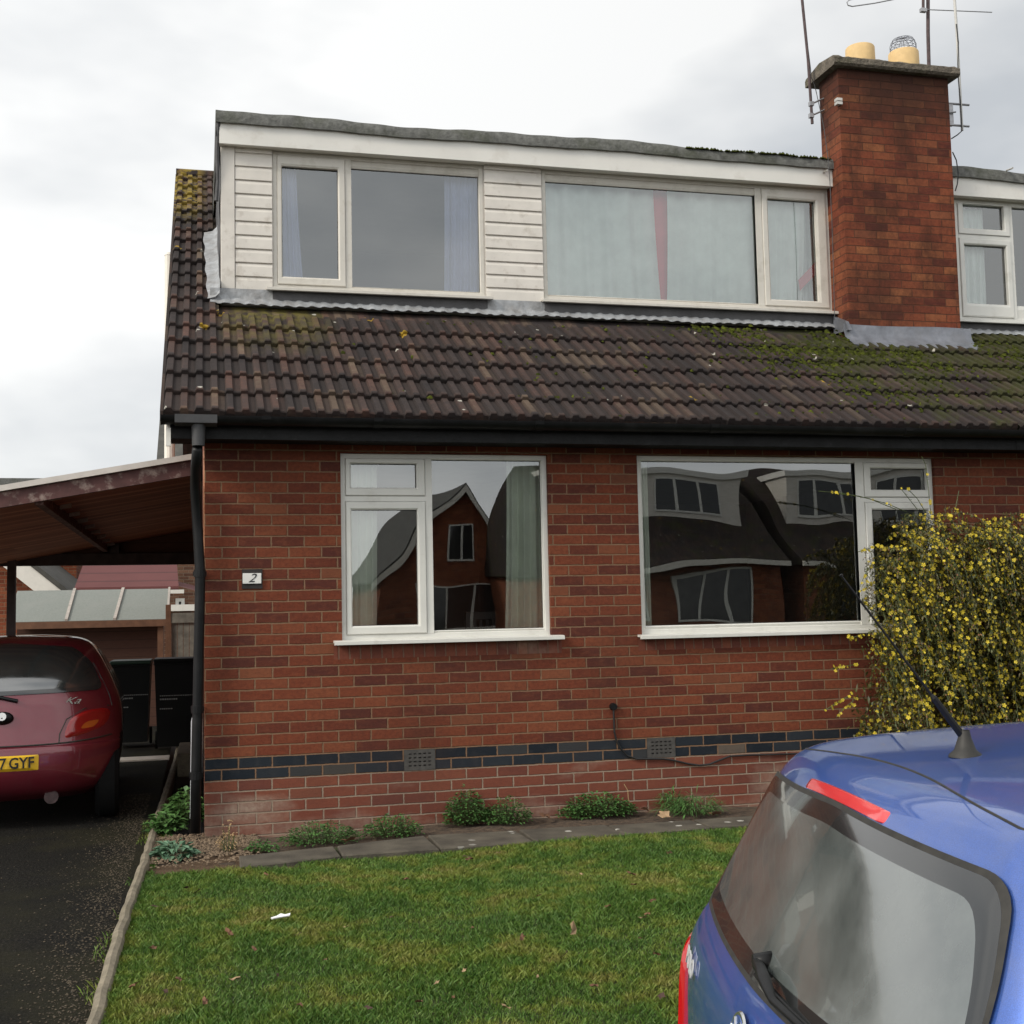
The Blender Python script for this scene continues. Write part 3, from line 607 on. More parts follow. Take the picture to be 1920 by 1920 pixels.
# cheek of the dormer: dark verge strip and silver dressed flashing
m = MB()
zz = np.linspace(4.02, 5.5, 30)
for z in zz:
    yb = YE+(z-ZE)/math.tan(SL)+.0
    m.v += [(.128+.004*math.sin(z*14), DY-.015, z), (.120+.004*math.sin(z*9), max(yb, DY)+.5, z)]
for i in range(29): m.f.append((i*2, i*2+1, i*2+3, i*2+2))
m.tube([(.118, 1.395, 5.55), (.105, 1.45, 5.30), (.112, 1.48, 5.05), (.10, 1.49, 4.88)], [.02, .022, .016, .02], 6)
m.build('cheek', 'apron', house)
m = MB(); n = 40
for i in range(n):
    t = i/(n-1); y = 1.42+t*1.5; z = roof_z(y)+.085; j = .008*math.sin(i*.9)+.004*math.sin(i*2.7)
    m.v += [(.03+.006*math.sin(i*.7)-.03*t, y, z+.004*math.sin(i*1.1)), (.09+j, y, z+.015), (.125+j*.3, y, z+.05+.01*math.sin(i*.7)), (.13, y, z+.13)]
for i in range(n-1):
    for k in range(3): m.f.append((i*4+k, i*4+4+k, i*4+5+k, i*4+1+k))
a = PY(383, 395, 2.35)
autosmooth(m.build('flashing', 'silver', house), 60)
# front flashing: dark apron + silver strip dressed onto the tiles
def tile_prof(u):
    f = (u*2) % 1.0
    def ss(a, b, x): x = max(0, min(1, (x-a)/(b-a))); return x*x*(3-2*x)
    return .020*(ss(.0, .09, f)-ss(.48, .58, f))
def apron(parent, x0, x1, segs):
    for xa, xb in segs:
        m = MB(); m.box(xa, xb, DY-.046, DY-.03, 4.035, 4.155); m.build('apron', 'apron', parent)
    m = MB(); n = int((x1-x0)/.02); xs_ = np.linspace(x0, x1, n)
    yb = 1.43
    for i, x in enumerate(xs_):
        h = .062+tile_prof((x+.26)/TW)*.45; e = .01*math.sin(x*7)+.005*math.sin(x*31)
        m.v += [(x, DY-.028, 4.15), (x, DY-.034+.002*math.sin(x*40), roof_z(DY)+.085), (x, yb+.035+e*.3, roof_z(yb+.035)+h+.012), (x, yb-.03+e, roof_z(yb-.03+e)+h), (x, yb-.031+e, roof_z(yb-.03+e)+h-.008)]
    for i in range(n-1):
        for k in range(4): m.f.append((i*5+k, i*5+k+1, i*5+6+k, i*5+5+k))
    autosmooth(m.build('flashing', 'silver', parent), 50)
apron(house, .05, 5.63, [(.55, 2.36), (2.87, 5.69)])
# ------------------------------------------------------------------ tiled roof
def tiled(parent, x0, x1, rows, xlim, name='roof'):
    m = MB(); R = random.Random(int(x0*10)+5)
    ct, st = math.cos(SL), math.sin(SL)
    for k in range(rows):
        xa, xb = xlim(k)
        xa = max(xa, x0); xb = min(xb, x1)
        # sample at fixed fractions of every tile
        fr = [0, .022, .045, .10, .18, .24, .265, .29, .40, .5, .522, .545, .62, .70, .74, .765, .79, .88, .965]
        c0 = int(math.floor((xa+.26)/TW)); c1 = int(math.ceil((xb+.26)/TW)); b = len(m.v); cnt = 0
        for c in range(c0, c1+1):
            dj = R.uniform(-.005, .006); dt = R.uniform(-.006, .006); sk_ = R.uniform(-.004, .004)
            for f in fr:
                x = -.26+(c+f)*TW
                if x < xa-1e-6 or x > xb+1e-6: continue
                p = tile_prof(f)
                if f >= .93: p -= .004
                t0 = k*GA+dt+sk_*(f-.5); t1 = (k+1)*GA+.05
                for (t, h) in ((t0+.004, -.004+p*.5), (t0, .012+p), (t0, .044+p+dj), (t0+.008, .050+p+dj), (t1, .014+p)):
                    m.v.append((x, YE+t*ct-h*st, ZE+t*st+h*ct))
                cnt += 1
        for i in range(cnt-1):
            for q in range(4): m.f.append((b+i*5+q, b+i*5+5+q, b+i*5+6+q, b+i*5+1+q))
    return m
ROWS = 20
def lim_own(k): return (-.26, PARTY) if k < 6 else (-.26, .12)
m = tiled(house, -.26, PARTY, ROWS, lim_own)
# backing sheet, verge edge, ridge and rear slope
ct, st = math.cos(SL), math.sin(SL)
def slab_to(m, xa, xb, ya, yb, th=.03):
    m.add([(xa, ya, roof_z(ya)-.01), (xb, ya, roof_z(ya)-.01), (xb, yb, roof_z(yb)-.01), (xa, yb, roof_z(yb)-.01)], [(0, 1, 2, 3)])
    m.add([(xa, ya, roof_z(ya)-th), (xb, ya, roof_z(ya)-th), (xb, yb, roof_z(yb)-th), (xa, yb, roof_z(yb)-th)], [(3, 2, 1, 0)])
slab_to(m, -.25, PARTY, YE+.02, 1.5); slab_to(m, -.25, .12, 1.5, 4.76)
m.prism([(YE, roof_z(YE)-.03), (YE-.008, roof_z(YE)+.035), (4.76, roof_z(4.76)+.04), (4.76, roof_z(4.76)-.03)], 0, -.285, -.262)
YR = 4.76; ZR = roof_z(YR)
m.add([(-.26, YR, ZR+.03), (PARTY, YR, ZR+.03), (PARTY, 9.9, ZR-(9.9-YR)*math.tan(SL)+.03), (-.26, 9.9, ZR-(9.9-YR)*math.tan(SL)+.03)], [(0, 1, 2, 3)])
m.tube([(-.28, YR, ZR+.03), (.16, YR, ZR+.03)], .07, 10)
m.build('roof', 'tile', house)
m = tiled(nbr, PARTY, 12.6, 7, lambda k: (PARTY, 12.6))
m.build('roof', 'tile', nbr)
m = MB()
m.add([(PARTY, YR, ZR+.03), (12.6, YR, ZR+.03), (12.6, 9.9, ZR-(9.9-YR)*math.tan(SL)+.03), (PARTY, 9.9, ZR-(9.9-YR)*math.tan(SL)+.03)], [(0, 1, 2, 3)])
m.build('rear_roof', 'tile', nbr)
# bargeboard and verge soffit
m = MB(); m.prism([(YE+.03, roof_z(YE)-.13), (YE+.03, roof_z(YE+.03)-.04), (YR, ZR-.04), (YR, ZR-.17)], 0, -.245, -.222); m.box(-.245, -.215, -.335, -.31, 2.60, 2.72); m.build('bargeboard', 'fascia_white', house)
m = MB(); m.prism([(YE+.05, EAVE), (YE+.05, roof_z(YE)-.06), (YR, ZR-.08), (YR, ZR-.10), (.0, EAVE-.01)], 0, -.22, 0.0); m.build('verge_soffit', 'bfascia', house)
# fascia, soffit, gutter
FYE = -.27
for par, xa, xb in ((house, -.22, PARTY-.001), (nbr, PARTY+.001, 12.6)):
    m = MB(); m.box(xa, xb, FYE-.02, FYE, 2.655, 2.80, .002); m.build('fascia_board', 'bfascia', par)
    m = MB(); m.box(xa, xb, FYE+.002, -.002, 2.668, 2.68); m.build('soffit', 'bfascia', par)
def gutter(par, xa, xb, joints):
    m = MB(); n = 9; r = .058; yc, zc = FYE-.082, 2.795
    ring = [(yc-r*math.cos(math.pi*k/(n-1)), zc-r*1.0*math.sin(math.pi*k/(n-1))) for k in range(n)]
    ring2 = [(yc-(r-.005)*math.cos(math.pi*k/(n-1)), zc-(r-.005)*math.sin(math.pi*k/(n-1))) for k in range(n)][::-1]
    m.prism(ring+ring2, 0, xa, xb)
    g = m.build('gutter', 'blackpl', par); autosmooth(g, 50)
    if par is house:
        q = MB(); q.prism([(yc-r*1.04*math.cos(math.pi*k/8), zc-r*1.04*math.sin(math.pi*k/8)) for k in range(9)], 0, xa-.008, xa); q.build('stop_end', 'blackpl', g)
    for x in joints:
        q = MB(); R1 = r+.007
        o_ = [(yc-R1*math.cos(math.pi*k/(n-1)), zc+.003-R1*math.sin(math.pi*k/(n-1))) for k in range(n)]; i_ = [(yc-(r+.001)*math.cos(math.pi*k/(n-1)), zc+.003-(r+.001)*math.sin(math.pi*k/(n-1))) for k in range(n)][::-1]
        q.prism(o_+i_, 0, x-.03, x+.03); q.build('gutter_joint', 'blackpl', g)
    return g
jx = [PY(px, 800, -.4).x for px in (500, 710, 1012, 1340)]
gutter(house, PY(303, 790, -.41).x, PARTY-.001, jx); gutter(nbr, PARTY+.001, 12.6, [PY(1705, 810, -.4).x, 9., 11.])
# downpipe with outlet hopper and swan neck
yc = FYE-.082
m = MB(); xo = PY(372, 815, yc).x
m.prism([(yc-.062, 2.80), (yc-.062, 2.745), (yc, 2.728), (yc+.062, 2.745), (yc+.062, 2.80)], 0, xo-.15, xo+.12); m.tube([(xo, yc, 2.74), (xo, yc, 2.60)], [.046, .04], 12)
dp = [PY(370, 840, yc), PY(367, 880, -.20), PY(366, 915, -.07), PY(371, 1000, -.07), PY(375, 1070, -.07), PY(375, 1110, -.07), PY(371, 1300, -.07), PY(368, 1440, -.07), PY(366, 1562, -.07)]
dpo = MB(); dpo.tube(dp, .034, 12); pipe = dpo.build('downpipe', 'blackpl', house, smooth=True)
autosmooth(m.build('outlet', 'hopper', pipe))
for t in ((374.5, 1075), (370, 1330), (367.5, 1455)):
    c = PY(*t, -.07); q = MB(); q.tube([c-Vector((0, 0, .025)), c+Vector((0, 0, .025))], .040, 12); q.box(c.x-.045, c.x+.045, -.03, -.005, c.z-.015, c.z+.015); q.build('pipe_clip', 'blackpl', pipe)
m = MB(); a, b = PY(363, 1345, .35), PY(361, 1535, .35); m.tube([(b.x, .35, b.z), (a.x, .35, a.z-.03), (a.x, .35, a.z)], [.018, .018, .012], 8); m.build('waste_pipe', 'greypipe', house)
m = MB(); a, b = PY(383.5, 845, .02), PY(383.5, 1008, .02); m.tube([(a.x, .02, a.z), (b.x, .02, b.z)], .008, 8)
for z_ in (.35, .9): m.box(a.x-.008, a.x+.02, .008, .03, b.z+(a.z-b.z)*z_-.006, b.z+(a.z-b.z)*z_+.006)
m.tube([(b.x, .02, b.z), (b.x, .02, b.z-.2)], .013, 8)
m.build('copper_pipe', 'copper', house)
# vent pipe rising beside the verge
a, b = PY(322, 480, 5.2), PY(319, 620, 5.2)
m = MB(); m.tube([(a.x-.02, 5.2, 2.75), (a.x-.02, 5.2, a.z)], .055, 12); m.tube([(a.x-.02, 5.2, a.z), (a.x-.02, 5.2, a.z+.03)], [.06, .045], 12); m.build('vent_pipe', 'whitebarge', house)
# air bricks
for v_ in VENT:
    x0, x1, z0, z1 = v_; m = MB(); m.box(x0, x1, .03, .05, z0, z1)
    nx, nz = 5, 4; cw = (x1-x0-.05)/nx; ch = (z1-z0-.035)/nz; xa = x0+.025; za = z0+.0175
    hs = [(xa+i*cw+.008, xa+(i+1)*cw-.006, za+j*ch+.011, za+(j+1)*ch-.008) for i in range(nx) for j in range(nz)]
    wall_xz(m, x0, x1, z0, z1, -.004, .03, hs); m.add([(x0,-.004,z0),(x1,-.004,z0),(x1,.001,z0),(x0,.001,z0)], [(0,1,2,3)]); m.build('air_brick', 'airbrick', house)
# cable box and cable
m = MB(); c = PY(1150, 1325, -.01); m.tube([(c.x, .0, c.z), (c.x, -.03, c.z)], [.028, .024], 14); m.build('cable_entry', 'blackpl', house)
m = MB(); m.tube([PY(x, y, -.014) for x, y in ((1150, 1325), (1151, 1345), (1152, 1372), (1156, 1390), (1164, 1404), (1176, 1417), (1195, 1423), (1245, 1423), (1265, 1426), (1290, 1432), (1312, 1435), (1330, 1433), (1350, 1425), (1368, 1418), (1400, 1416), (1470, 1414), (1560, 1411))], .007, 6); m.build('wall_cable', 'cable', house)
# lead around the chimney foot
CH = (5.655, 6.80, 1.22, 1.575)
m = MB(); n = 60; xs_ = np.linspace(CH[0]-.06, CH[1]+.10, n); yb = CH[2]
for x in xs_:
    h = .06+tile_prof((x+.26)/TW)*.4
    m.v += [(x, yb-.006, roof_z(yb)+.17+.006*math.sin(x*5)), (x, yb-.012, roof_z(yb)+.10), (x, yb-.03, roof_z(yb-.03)+.07), (x, yb-.17+.008*math.sin(x*11), roof_z(yb-.17)+h), (x, yb-.172, roof_z(yb-.172)+h-.01)]
for i in range(n-1):
    for k in range(4): m.f.append((i*5+k, i*5+k+1, i*5+6+k, i*5+5+k))
autosmooth(m.build('chimney_flashing', 'lead', house), 50)
m = MB(); m.prism([(yb-.06, 3.93), (yb+.0, 4.02), (DY-.06, 4.12), (DY-.06, 3.95)], 0, CH[0]-.035, CH[0]-.003); m.build('chimney_flashing', 'lead', house)
# chimney
ZC = 6.40
m = MB(); m.box(CH[0], CH[1], CH[2], CH[3], 3.7, ZC); ch = m.build('chimney', 'chimney_brick', house)
m = MB(); cx0, cx1, cy0, cy1 = CH[0]-.075, CH[1]+.085, CH[2]-.08, CH[3]+.13
R = random.Random(4); n = 26
def cap_edge(y, z, j): return [(cx0+(cx1-cx0)*i/(n-1), y+R.uniform(-j, j), z+R.uniform(-j, j)) for i in range(n)]
rings = [cap_edge(cy0+.02, ZC-.01, .0), cap_edge(cy0, ZC+.01, .002), cap_edge(cy0, ZC+.062, .004), cap_edge(cy0+.02, ZC+.078, .006), cap_edge((cy0+cy1)/2, ZC+.12, .004), cap_edge(cy1-.02, ZC+.075, .004), cap_edge(cy1, ZC+.06, 0), cap_edge(cy1, ZC, 0)]
for r_ in rings: m.v += r_
L = len(rings)
for j in range(L):
    for i in range(n-1): m.f.append((j*n+i, j*n+i+1, ((j+1) % L)*n+i+1, ((j+1) % L)*n+i))
m.f += [tuple(j*n for j in range(L)), tuple(j*n+n-1 for j in range(L))[::-1]]
m.build('chimney_cap', 'cement', ch)
for k, (pxl, pxr, pyt) in enumerate(((1588, 1636, 88), (1669, 1718, 97))):
    yc_ = 1.38; a, b = PY(pxl, pyt, yc_), PY(pxr, pyt, yc_); cx = (a.x+b.x)/2; r_ = (b.x-a.x)/2; top = a.z
    m = MB(); m.lathe((cx, yc_, 0), [(r_*1.04, ZC+.05), (r_*1.02, ZC+.12), (r_, top-.01), (r_-.006, top), (r_-.02, top), (r_-.022, ZC+.1)], 28)
    p = m.build('chimney_pot', 'cream', ch, smooth=True); autosmooth(p, 40)
    if k:
        q = MB(); rr = r_*.86
        for i in range(14):
            t = 2*math.pi*i/14
            q.tube([(cx+rr*math.cos(t), yc_+rr*math.sin(t), top-.02), (cx+rr*math.cos(t), yc_+rr*math.sin(t), top+.07), (cx+rr*.8*math.cos(t), yc_+rr*.8*math.sin(t), top+.125), (cx, yc_, top+.15)], .0025, 4)
        for h, f in ((.02, 1.), (.045, 1.), (.07, 1.), (.10, .92), (.125, .8), (.14, .5)):
            q.tube([(cx+rr*f*math.cos(2*math.pi*i/20), yc_+rr*f*math.sin(2*math.pi*i/20), top+h) for i in range(21)], .0025, 4)
        q.build('bird_guard', 'wire', p)
# small overflow pipes poking through the white fascias
a = PY(1540, 328, 1.40)
m = MB(); m.tube([(a.x+.03, 1.41, a.z+.03), (a.x-.02, 1.25, a.z-.01)], .009, 8); m.build('overflow_pipe', 'alu', house)
a = PY(1882, 322, 1.40); m = MB(); m.tube([(a.x+.04, 1.41, a.z+.02), (a.x-.05, 1.2, a.z-.04)], .009, 8); m.build('overflow_pipe', 'alu', nbr)
# cable running down the chimney and dormer
m = MB(); m.tube([PY(x, y, 1.19) for x, y in ((1531, 175), (1545, 240), (1553, 300), (1556, 340), (1560, 420), (1563, 520), (1565, 600))], .0035, 5); m.build('aerial_cable', 'hopper', house)
m = MB(); m.tube([PY(x, y, 1.30) for x, y in ((1786, 285), (1793, 300), (1797, 325), (1795, 345), (1791, 358))], .006, 5); m.build('aerial_cable', 'cable', nbr)
# ------------------------------------------------------------------ neighbour dormer
nd0 = CH[1]+.005; NW = (6.90, 9.6, 4.17, 5.34)
npn = [(rct([(1800, 386), (1876, 389), (1878, 434), (1802, 431)], rd), 1), (rct([(1803, 462), (1882, 463), (1885, 575), (1808, 570)], rd), 1)]
x_off = 0
x_l = npn[1][0][0]; NW = (x_l-.09, 10.2, 4.155, 5.335)
xr_ = npn[1][0][1]
npn.append(((PY(1896, 500, rd).x, 9.4, npn[1][0][2], npn[0][0][3]+.03), 0))
m = MB(); wall_xz(m, nd0, 12.2, 4.02, 5.45, DY+.012, DY+.05, [NW]); m.add([(12.2, DY+.012, 4.02), (12.2, 4.4, 5.4), (12.2, 4.4, 5.62), (12.2, DY+.012, 5.5)], [(3, 2, 1, 0)]); m.build('dormer', 'clad', nbr)
window(nbr, DY-.02, NW, npn, 'glass_up', 'upvc', sillx=(nd0, 10.3), silldrop=.01, rec=.03)
boards(nbr, 10.25, 12.1, 4.145, 5.42, 11, DY-.01)
fascia_set(nbr, nd0+.01, 12.3, 8)
apron(nbr, nd0+.05, 12.2, [(nd0+.02, 10.3)])
# ------------------------------------------------------------------ number tile
t2 = thing('house_number', 'white house number tile with a black italic 2 on the brick wall', 'house number', (.313, -.012, 1.73))
c1 = PY(455, 1075, -.012); c2 = PY(490, 1094, -.012)
m = MB(); m.box(c1.x-.005, c2.x+.008, -.006, .0, c2.z-.035, c1.z+.028); m.build('backing', 'mastic', t2)
m = MB(); m.box(c1.x, c2.x, -.016, -.0065, c2.z, c1.z, .0015); m.build('tile', 'plate_white', t2)
def text(txt, size, mat, parent, M, name='lettering', shear=0., ext=.0006, sx=1., bold=0.):
    cu = bpy.data.curves.new('t', 'FONT'); cu.body = txt; cu.size = size; cu.extrude = ext; cu.shear = shear; cu.align_x = 'CENTER'; cu.align_y = 'CENTER'; cu.offset = bold; cu.resolution_u = 3
    o = bpy.data.objects.new('t', cu); col.objects.link(o); dg = bpy.context.evaluated_depsgraph_get(); dg.update()
    me = bpy.data.meshes.new_from_object(o.evaluated_get(dg)); bpy.data.objects.remove(o); bpy.data.curves.remove(cu)
    me.transform(M @ Matrix.Diagonal((sx, 1, 1, 1))); me.materials.clear(); me.materials.append(MT[mat] if isinstance(mat, str) else mat)
    q = bpy.data.objects.new(name, me); col.objects.link(q); q.parent = parent; return q
FACE = Matrix(((1, 0, 0, 0), (0, 0, -1, 0), (0, 1, 0, 0), (0, 0, 0, 1)))   # text facing -y
tt = text('2', .085, 'ink', t2, Matrix.Translation(((c1.x+c2.x)/2-.313-.005, -.0055, (c1.z+c2.z)/2-1.73)) @ FACE, 'numeral', shear=.45, sx=1.1)
# ------------------------------------------------------------------ curtains and furniture indoors
def curtain(name, label, mat, xa_t, xb_t, xa_b, xb_b, z0, z1, y, folds=7, amp=.022, group=None, hem=None, ph=0.):
    m = MB(); nu, nv = folds*10, 14; R = random.Random(name+label)
    wv = [(R.uniform(.7, 1.3), R.uniform(0, 6)) for _ in range(3)]
    for j in range(nv):
        v = j/(nv-1); z = z1+(z0-z1)*v; s_ = v**1.6
        xa = xa_t+(xa_b-xa_t)*s_; xb = xb_t+(xb_b-xb_t)*s_
        for i in range(nu):
            u = i/(nu-1); a = u*folds*2*math.pi
            d = amp*(math.sin(a*wv[0][0]+wv[0][1]+.5*v)+.5*math.sin(a*.43+wv[1][1]+v*1.2)+.2*math.sin(a*2.1+wv[2][1]))*(.6+.4*v)
            m.v.append((xa+(xb-xa)*u+.2*d, y+d, z))
    for j in range(nv-1):
        for i in range(nu-1): m.f.append((j*nu+i, j*nu+i+1, (j+1)*nu+i+1, (j+1)*nu+i))
    o = m.build(name, mat, smooth=True)
    return tag(o, label, 'curtain', group)
yc1 = DY+.13
def XX(px, py=430, y=yc1): return PY(px, py, y).x
curtain('curtain', 'lilac curtain at the left edge of the upper left window', 'cur_blue', XX(515, 320), XX(555, 330), XX(515, 520), XX(572, 520), 4.10, 5.32, yc1, 4, .014)
curtain('curtain', 'lilac curtain at the right edge of the upper left window', 'cur_blue', XX(833, 340), XX(905, 345), XX(832, 540), XX(905, 540), 4.10, 5.32, yc1, 5, .018)
curtain('curtain', 'pale closed curtain, left half of the upper right window', 'cur_white', XX(1012), XX(1225, 350), XX(1012), XX(1242, 560), 4.10, 5.30, yc1, 5, .030)
curtain('curtain', 'pale closed curtain, right half of the upper right window', 'cur_white', XX(1250, 350), XX(1425), XX(1249, 560), XX(1425), 4.10, 5.30, yc1+.004, 5, .022)
curtain('curtain', 'red strip of curtain showing between the pale halves', 'cur_red', XX(1222, 350), XX(1255, 350), XX(1237, 560), XX(1256, 560), 4.10, 5.28, yc1+.03, 1, .003)
curtain('curtain', 'pale curtain drawn aside in the narrow right casement', 'cur_white', XX(1430), XX(1508, 385), XX(1430), XX(1500, 560), 4.10, 5.30, yc1, 4, .012)
m = MB(); m.add([PY(1497, 525, yc1-.03), PY(1530, 490, yc1-.03), PY(1532, 512, yc1-.03), PY(1500, 545, yc1-.035), PY(1530, 490, yc1-.02), PY(1497, 525, yc1-.02)], [(0, 1, 2, 3), (0, 5, 4, 1)]); tag(m.build('curtain_hem', 'cur_red'), 'red turned-back hem of the curtain in the right casement', 'curtain')
curtain('curtain', 'thin grey curtain edge at the right of the narrow casement', 'cur_white', XX(1505, 385), XX(1540, 385), XX(1515, 560), XX(1540, 560), 4.10, 5.30, yc1+.1, 3, .012)
curtain('curtain', 'white curtain in the left casements of the adjoining house', 'cur_white', XX(1795, 390), XX(1842, 390), XX(1800, 570), XX(1850, 570), 4.10, 5.30, yc1, 4, .015)
yl = .16
def XL(px, py=1000): return PY(px, py, yl).x
curtain('curtain', 'cream curtain at the left edge of the lower left window', 'cur_cream', XL(640), XL(707, 900), XL(640), XL(705, 1170), 1.15, 2.6, yl, 4, .018)
curtain('curtain', 'cream curtain at the right edge of the lower left window', 'cur_cream', XL(950, 900), XL(1030), XL(945, 1170), XL(1030), 1.15, 2.6, yl, 5, .022)
curtain('curtain', 'green tinted curtain edge at the left of the picture window', 'cur_cream', XL(1197), XL(1214, 900), XL(1199), XL(1222, 1160), 1.15, 2.6, yl, 2, .012)
ch_ = thing('dining_chair', 'dark wooden slatted chair behind the lower left window', 'chair', (2.0, .7, .15))
a, b = PY(872, 1152, .7), PY(930, 1152, .7)
m = MB(); m.box(a.x, b.x, .69, .715, a.z-.045, a.z+.02, .006)
for i in range(5): xx = a.x+.02+(b.x-a.x-.04)*i/4; m.box(xx-.012, xx+.012, .695, .71, a.z-.42, a.z-.04)
m.box(a.x, b.x, .69, .715, a.z-.46, a.z-.42); m.build('backrest', 'wood', ch_)
m = MB(); m.box(a.x, b.x, .5, .9, .58, .62, .01); m.build('seat', 'wood', ch_)
for x_ in (a.x+.02, b.x-.02):
    for y_ in (.52, .7): m = MB(); m.box(x_-.018, x_+.018, y_-.018, y_+.018, .15, .58 if y_ < .6 else a.z); m.build('leg', 'wood', ch_)
# ------------------------------------------------------------------ aerials
ta = thing('tv_aerial', 'rusty aerial mast strapped to the left of the chimney', 'aerial', PY(1522, 230, 1.5))
m = MB(); m.tube([PY(1523, 232, 1.5), PY(1515, 110, 1.5), PY(1503, -10, 1.5), PY(1496, -70, 1.5)], .014, 8); m.build('mast', 'rusty', ta)
for y_ in (193, 215): m = MB(); a, b = PY(1521, y_+2, 1.5), PY(1546, y_-9, 1.5); m.tube([a, b], .009, 6); m.box(a.x-.02, a.x+.02, 1.48, 1.52, a.z-.02, a.z+.02); m.build('bracket', 'galv', ta)
m = MB(); m.tube([PY(x, y, 1.49) for x, y in ((1515, 90), (1520, 130), (1521, 145), (1527, 158), (1531, 175))], .004, 5); m.build('cable', 'cable', ta)
m = MB(); c = PY(1575, 190, 1.2); m.box(c.x-.035, c.x+.02, 1.19, 1.24, c.z+.004, c.z+.03); m.box(c.x-.035, c.x+.02, 1.19, 1.24, c.z-.03, c.z-.004); m.build('cable_clip', 'alu', ta)
tb = thing('tv_aerial', 'tall dark aerial mast behind the chimney cap carrying a rod and a looped dipole', 'aerial', PY(1742, 118, 1.66))
m = MB(); m.tube([PY(1742, 135, 1.66), PY(1740, 60, 1.66), PY(1740, -80, 1.66)], .018, 8); m.tube([PY(1731, 20, 1.64), PY(1731, -30, 1.64)], .014, 6); m.build('mast', 'rusty', tb)
m = MB(); m.tube([PY(1738, 18, 1.64), PY(1860, 23, 1.64)], .005, 6); c = PY(1731, 19, 1.63); m.box(c.x-.03, c.x+.03, 1.61, 1.65, c.z-.02, c.z+.015); m.build('rod', 'galv', tb)
m = MB(); m.tube([PY(x, y, 1.64) for x, y in ((1700, -6), (1640, 6), (1598, 12), (1590, 10), (1588, 4), (1592, 0), (1600, -2), (1660, -14))], .006, 6); m.tube([PY(1700, -6, 1.64), PY(1740, -14, 1.64)], .006, 6); m.build('dipole', 'galv', tb)
tcn = thing('tv_aerial', 'pale aerial mast bracketed to the right side of the chimney', 'aerial', PY(1803, 245, 1.4))
m = MB(); m.tube([PY(1804, 245, 1.4), PY(1801, 190, 1.4), PY(1794, 60, 1.4), PY(1789, -10, 1.4), PY(1786, -70, 1.4)], .013, 8); m.build('mast', 'alu', tcn)
for y_ in (194, 234): m = MB(); m.tube([PY(1778, y_, 1.4), PY(1817, y_+3, 1.4)], .011, 6); m.build('bracket', 'galv', tcn)
m = MB(); a, b = PY(1779, 197, 1.39), PY(1783, 236, 1.39); m.box(a.x-.01, b.x+.02, 1.37, 1.41, b.z, a.z); m.tube([PY(1770, 212, 1.35), PY(1792, 210, 1.35)], .008, 6); m.build('bracket', 'galv', tcn)
m = MB(); m.tube([PY(x, y, 1.38) for x, y in ((1793, 45), (1797, 80), (1796, 120), (1797, 150), (1801, 190), (1804, 245), (1795, 253), (1784, 260))], .006, 5); m.build('cable', 'cable', tcn)
# ------------------------------------------------------------------ moss on the roof (uncountable clumps)
V = []; F = []
ico = []
def clump(x, y, r):
    z = roof_z(y)+.045+tile_prof((x+.26)/TW)
    b = len(V); n = 7; R = random
    V.append((x, y-r*.1, z+r*R.uniform(.45, .8)))
    a0 = R.uniform(0, 6)
    for ring, (f, h) in enumerate(((.55, .5), (1., -.1))):
        for k in range(n):
            t = a0+2*math.pi*k/n+ring*.4; q = r*f*R.uniform(.7, 1.25); yy = y+math.sin(t)*q*.8; xx = x+math.cos(t)*q
            V.append((xx, yy, z+(yy-y)*math.tan(SL)+r*h*R.uniform(.6, 1.1)))
    for k in range(n):
        k2 = (k+1) % n; F.append((b, b+1+k, b+1+k2)); F.append((b+1+k, b+1+n+k, b+1+n+k2, b+1+k2))
cnt = 0
heavy = [(4.9, 1.05, .8, .42), (5.5, .75, .75, .45), (7.4, 1.0, 1.1, .45), (5.4, .25, .5, .3), (8.4, .8, 1.2, .5), (6.3, .75, .5, .2)]
while cnt < 6500:
    if random.random() < .85:
        cx, cy, sx, sy = random.choices(heavy, weights=(6, 6, 7, 2, 3, 2))[0]; x = random.gauss(cx, sx*.55); y = random.gauss(cy, sy*.5)
    else:
        x = random.uniform(1.0, 9.5)**1.0; y = random.uniform(-.28, 1.3)
        if random.random() > (x/7)**2+.08: continue
    if not (-.3 < y < 1.36) or x > 12 or x < .3: continue
    if CH[0]-.03 < x < CH[1]+.05 and y > 1.02: continue
    # clumps prefer the step at each course
    t = (y-YE)/math.cos(SL)/GA; ft_ = t-math.floor(t)
    if random.random() < .5: y -= (ft_-.06*random.random()-.05)*GA*math.cos(SL)
    if math.sin(x*5.1+y*3.3)+math.sin(x*2.3-y*7.1+2) + random.uniform(-1.1, 1.1) < -.5: continue
    clump(x, y, random.uniform(.007, .024)); cnt += 1
m = MB(); m.v = V; m.f = F; tag(m.build('moss', 'moss', smooth=True), 'green moss growing over the roof tiles beside the chimney', 'moss', kind='stuff')
# moss along the dormer roof edge at its right end
V = []; F = []
for i in range(260):
    x = random.uniform(4.2, 5.62); b = len(V); r = random.uniform(.008, .022); z = 5.594+DW(x); y = 1.375+random.uniform(-.02, .03); n = 6
    V.append((x, y, z+r))
    for k in range(n): t = 6.283*k/n; V.append((x+math.cos(t)*r*random.uniform(.8, 1.3), y+math.sin(t)*r, z-r*.3))
    F += [(b, b+1+k, b+1+(k+1) % n) for k in range(n)]
m = MB(); m.v = V; m.f = F; tag(m.build('moss', 'moss', smooth=True), 'thin line of moss along the right end of the dormer roof edge', 'moss', kind='stuff')
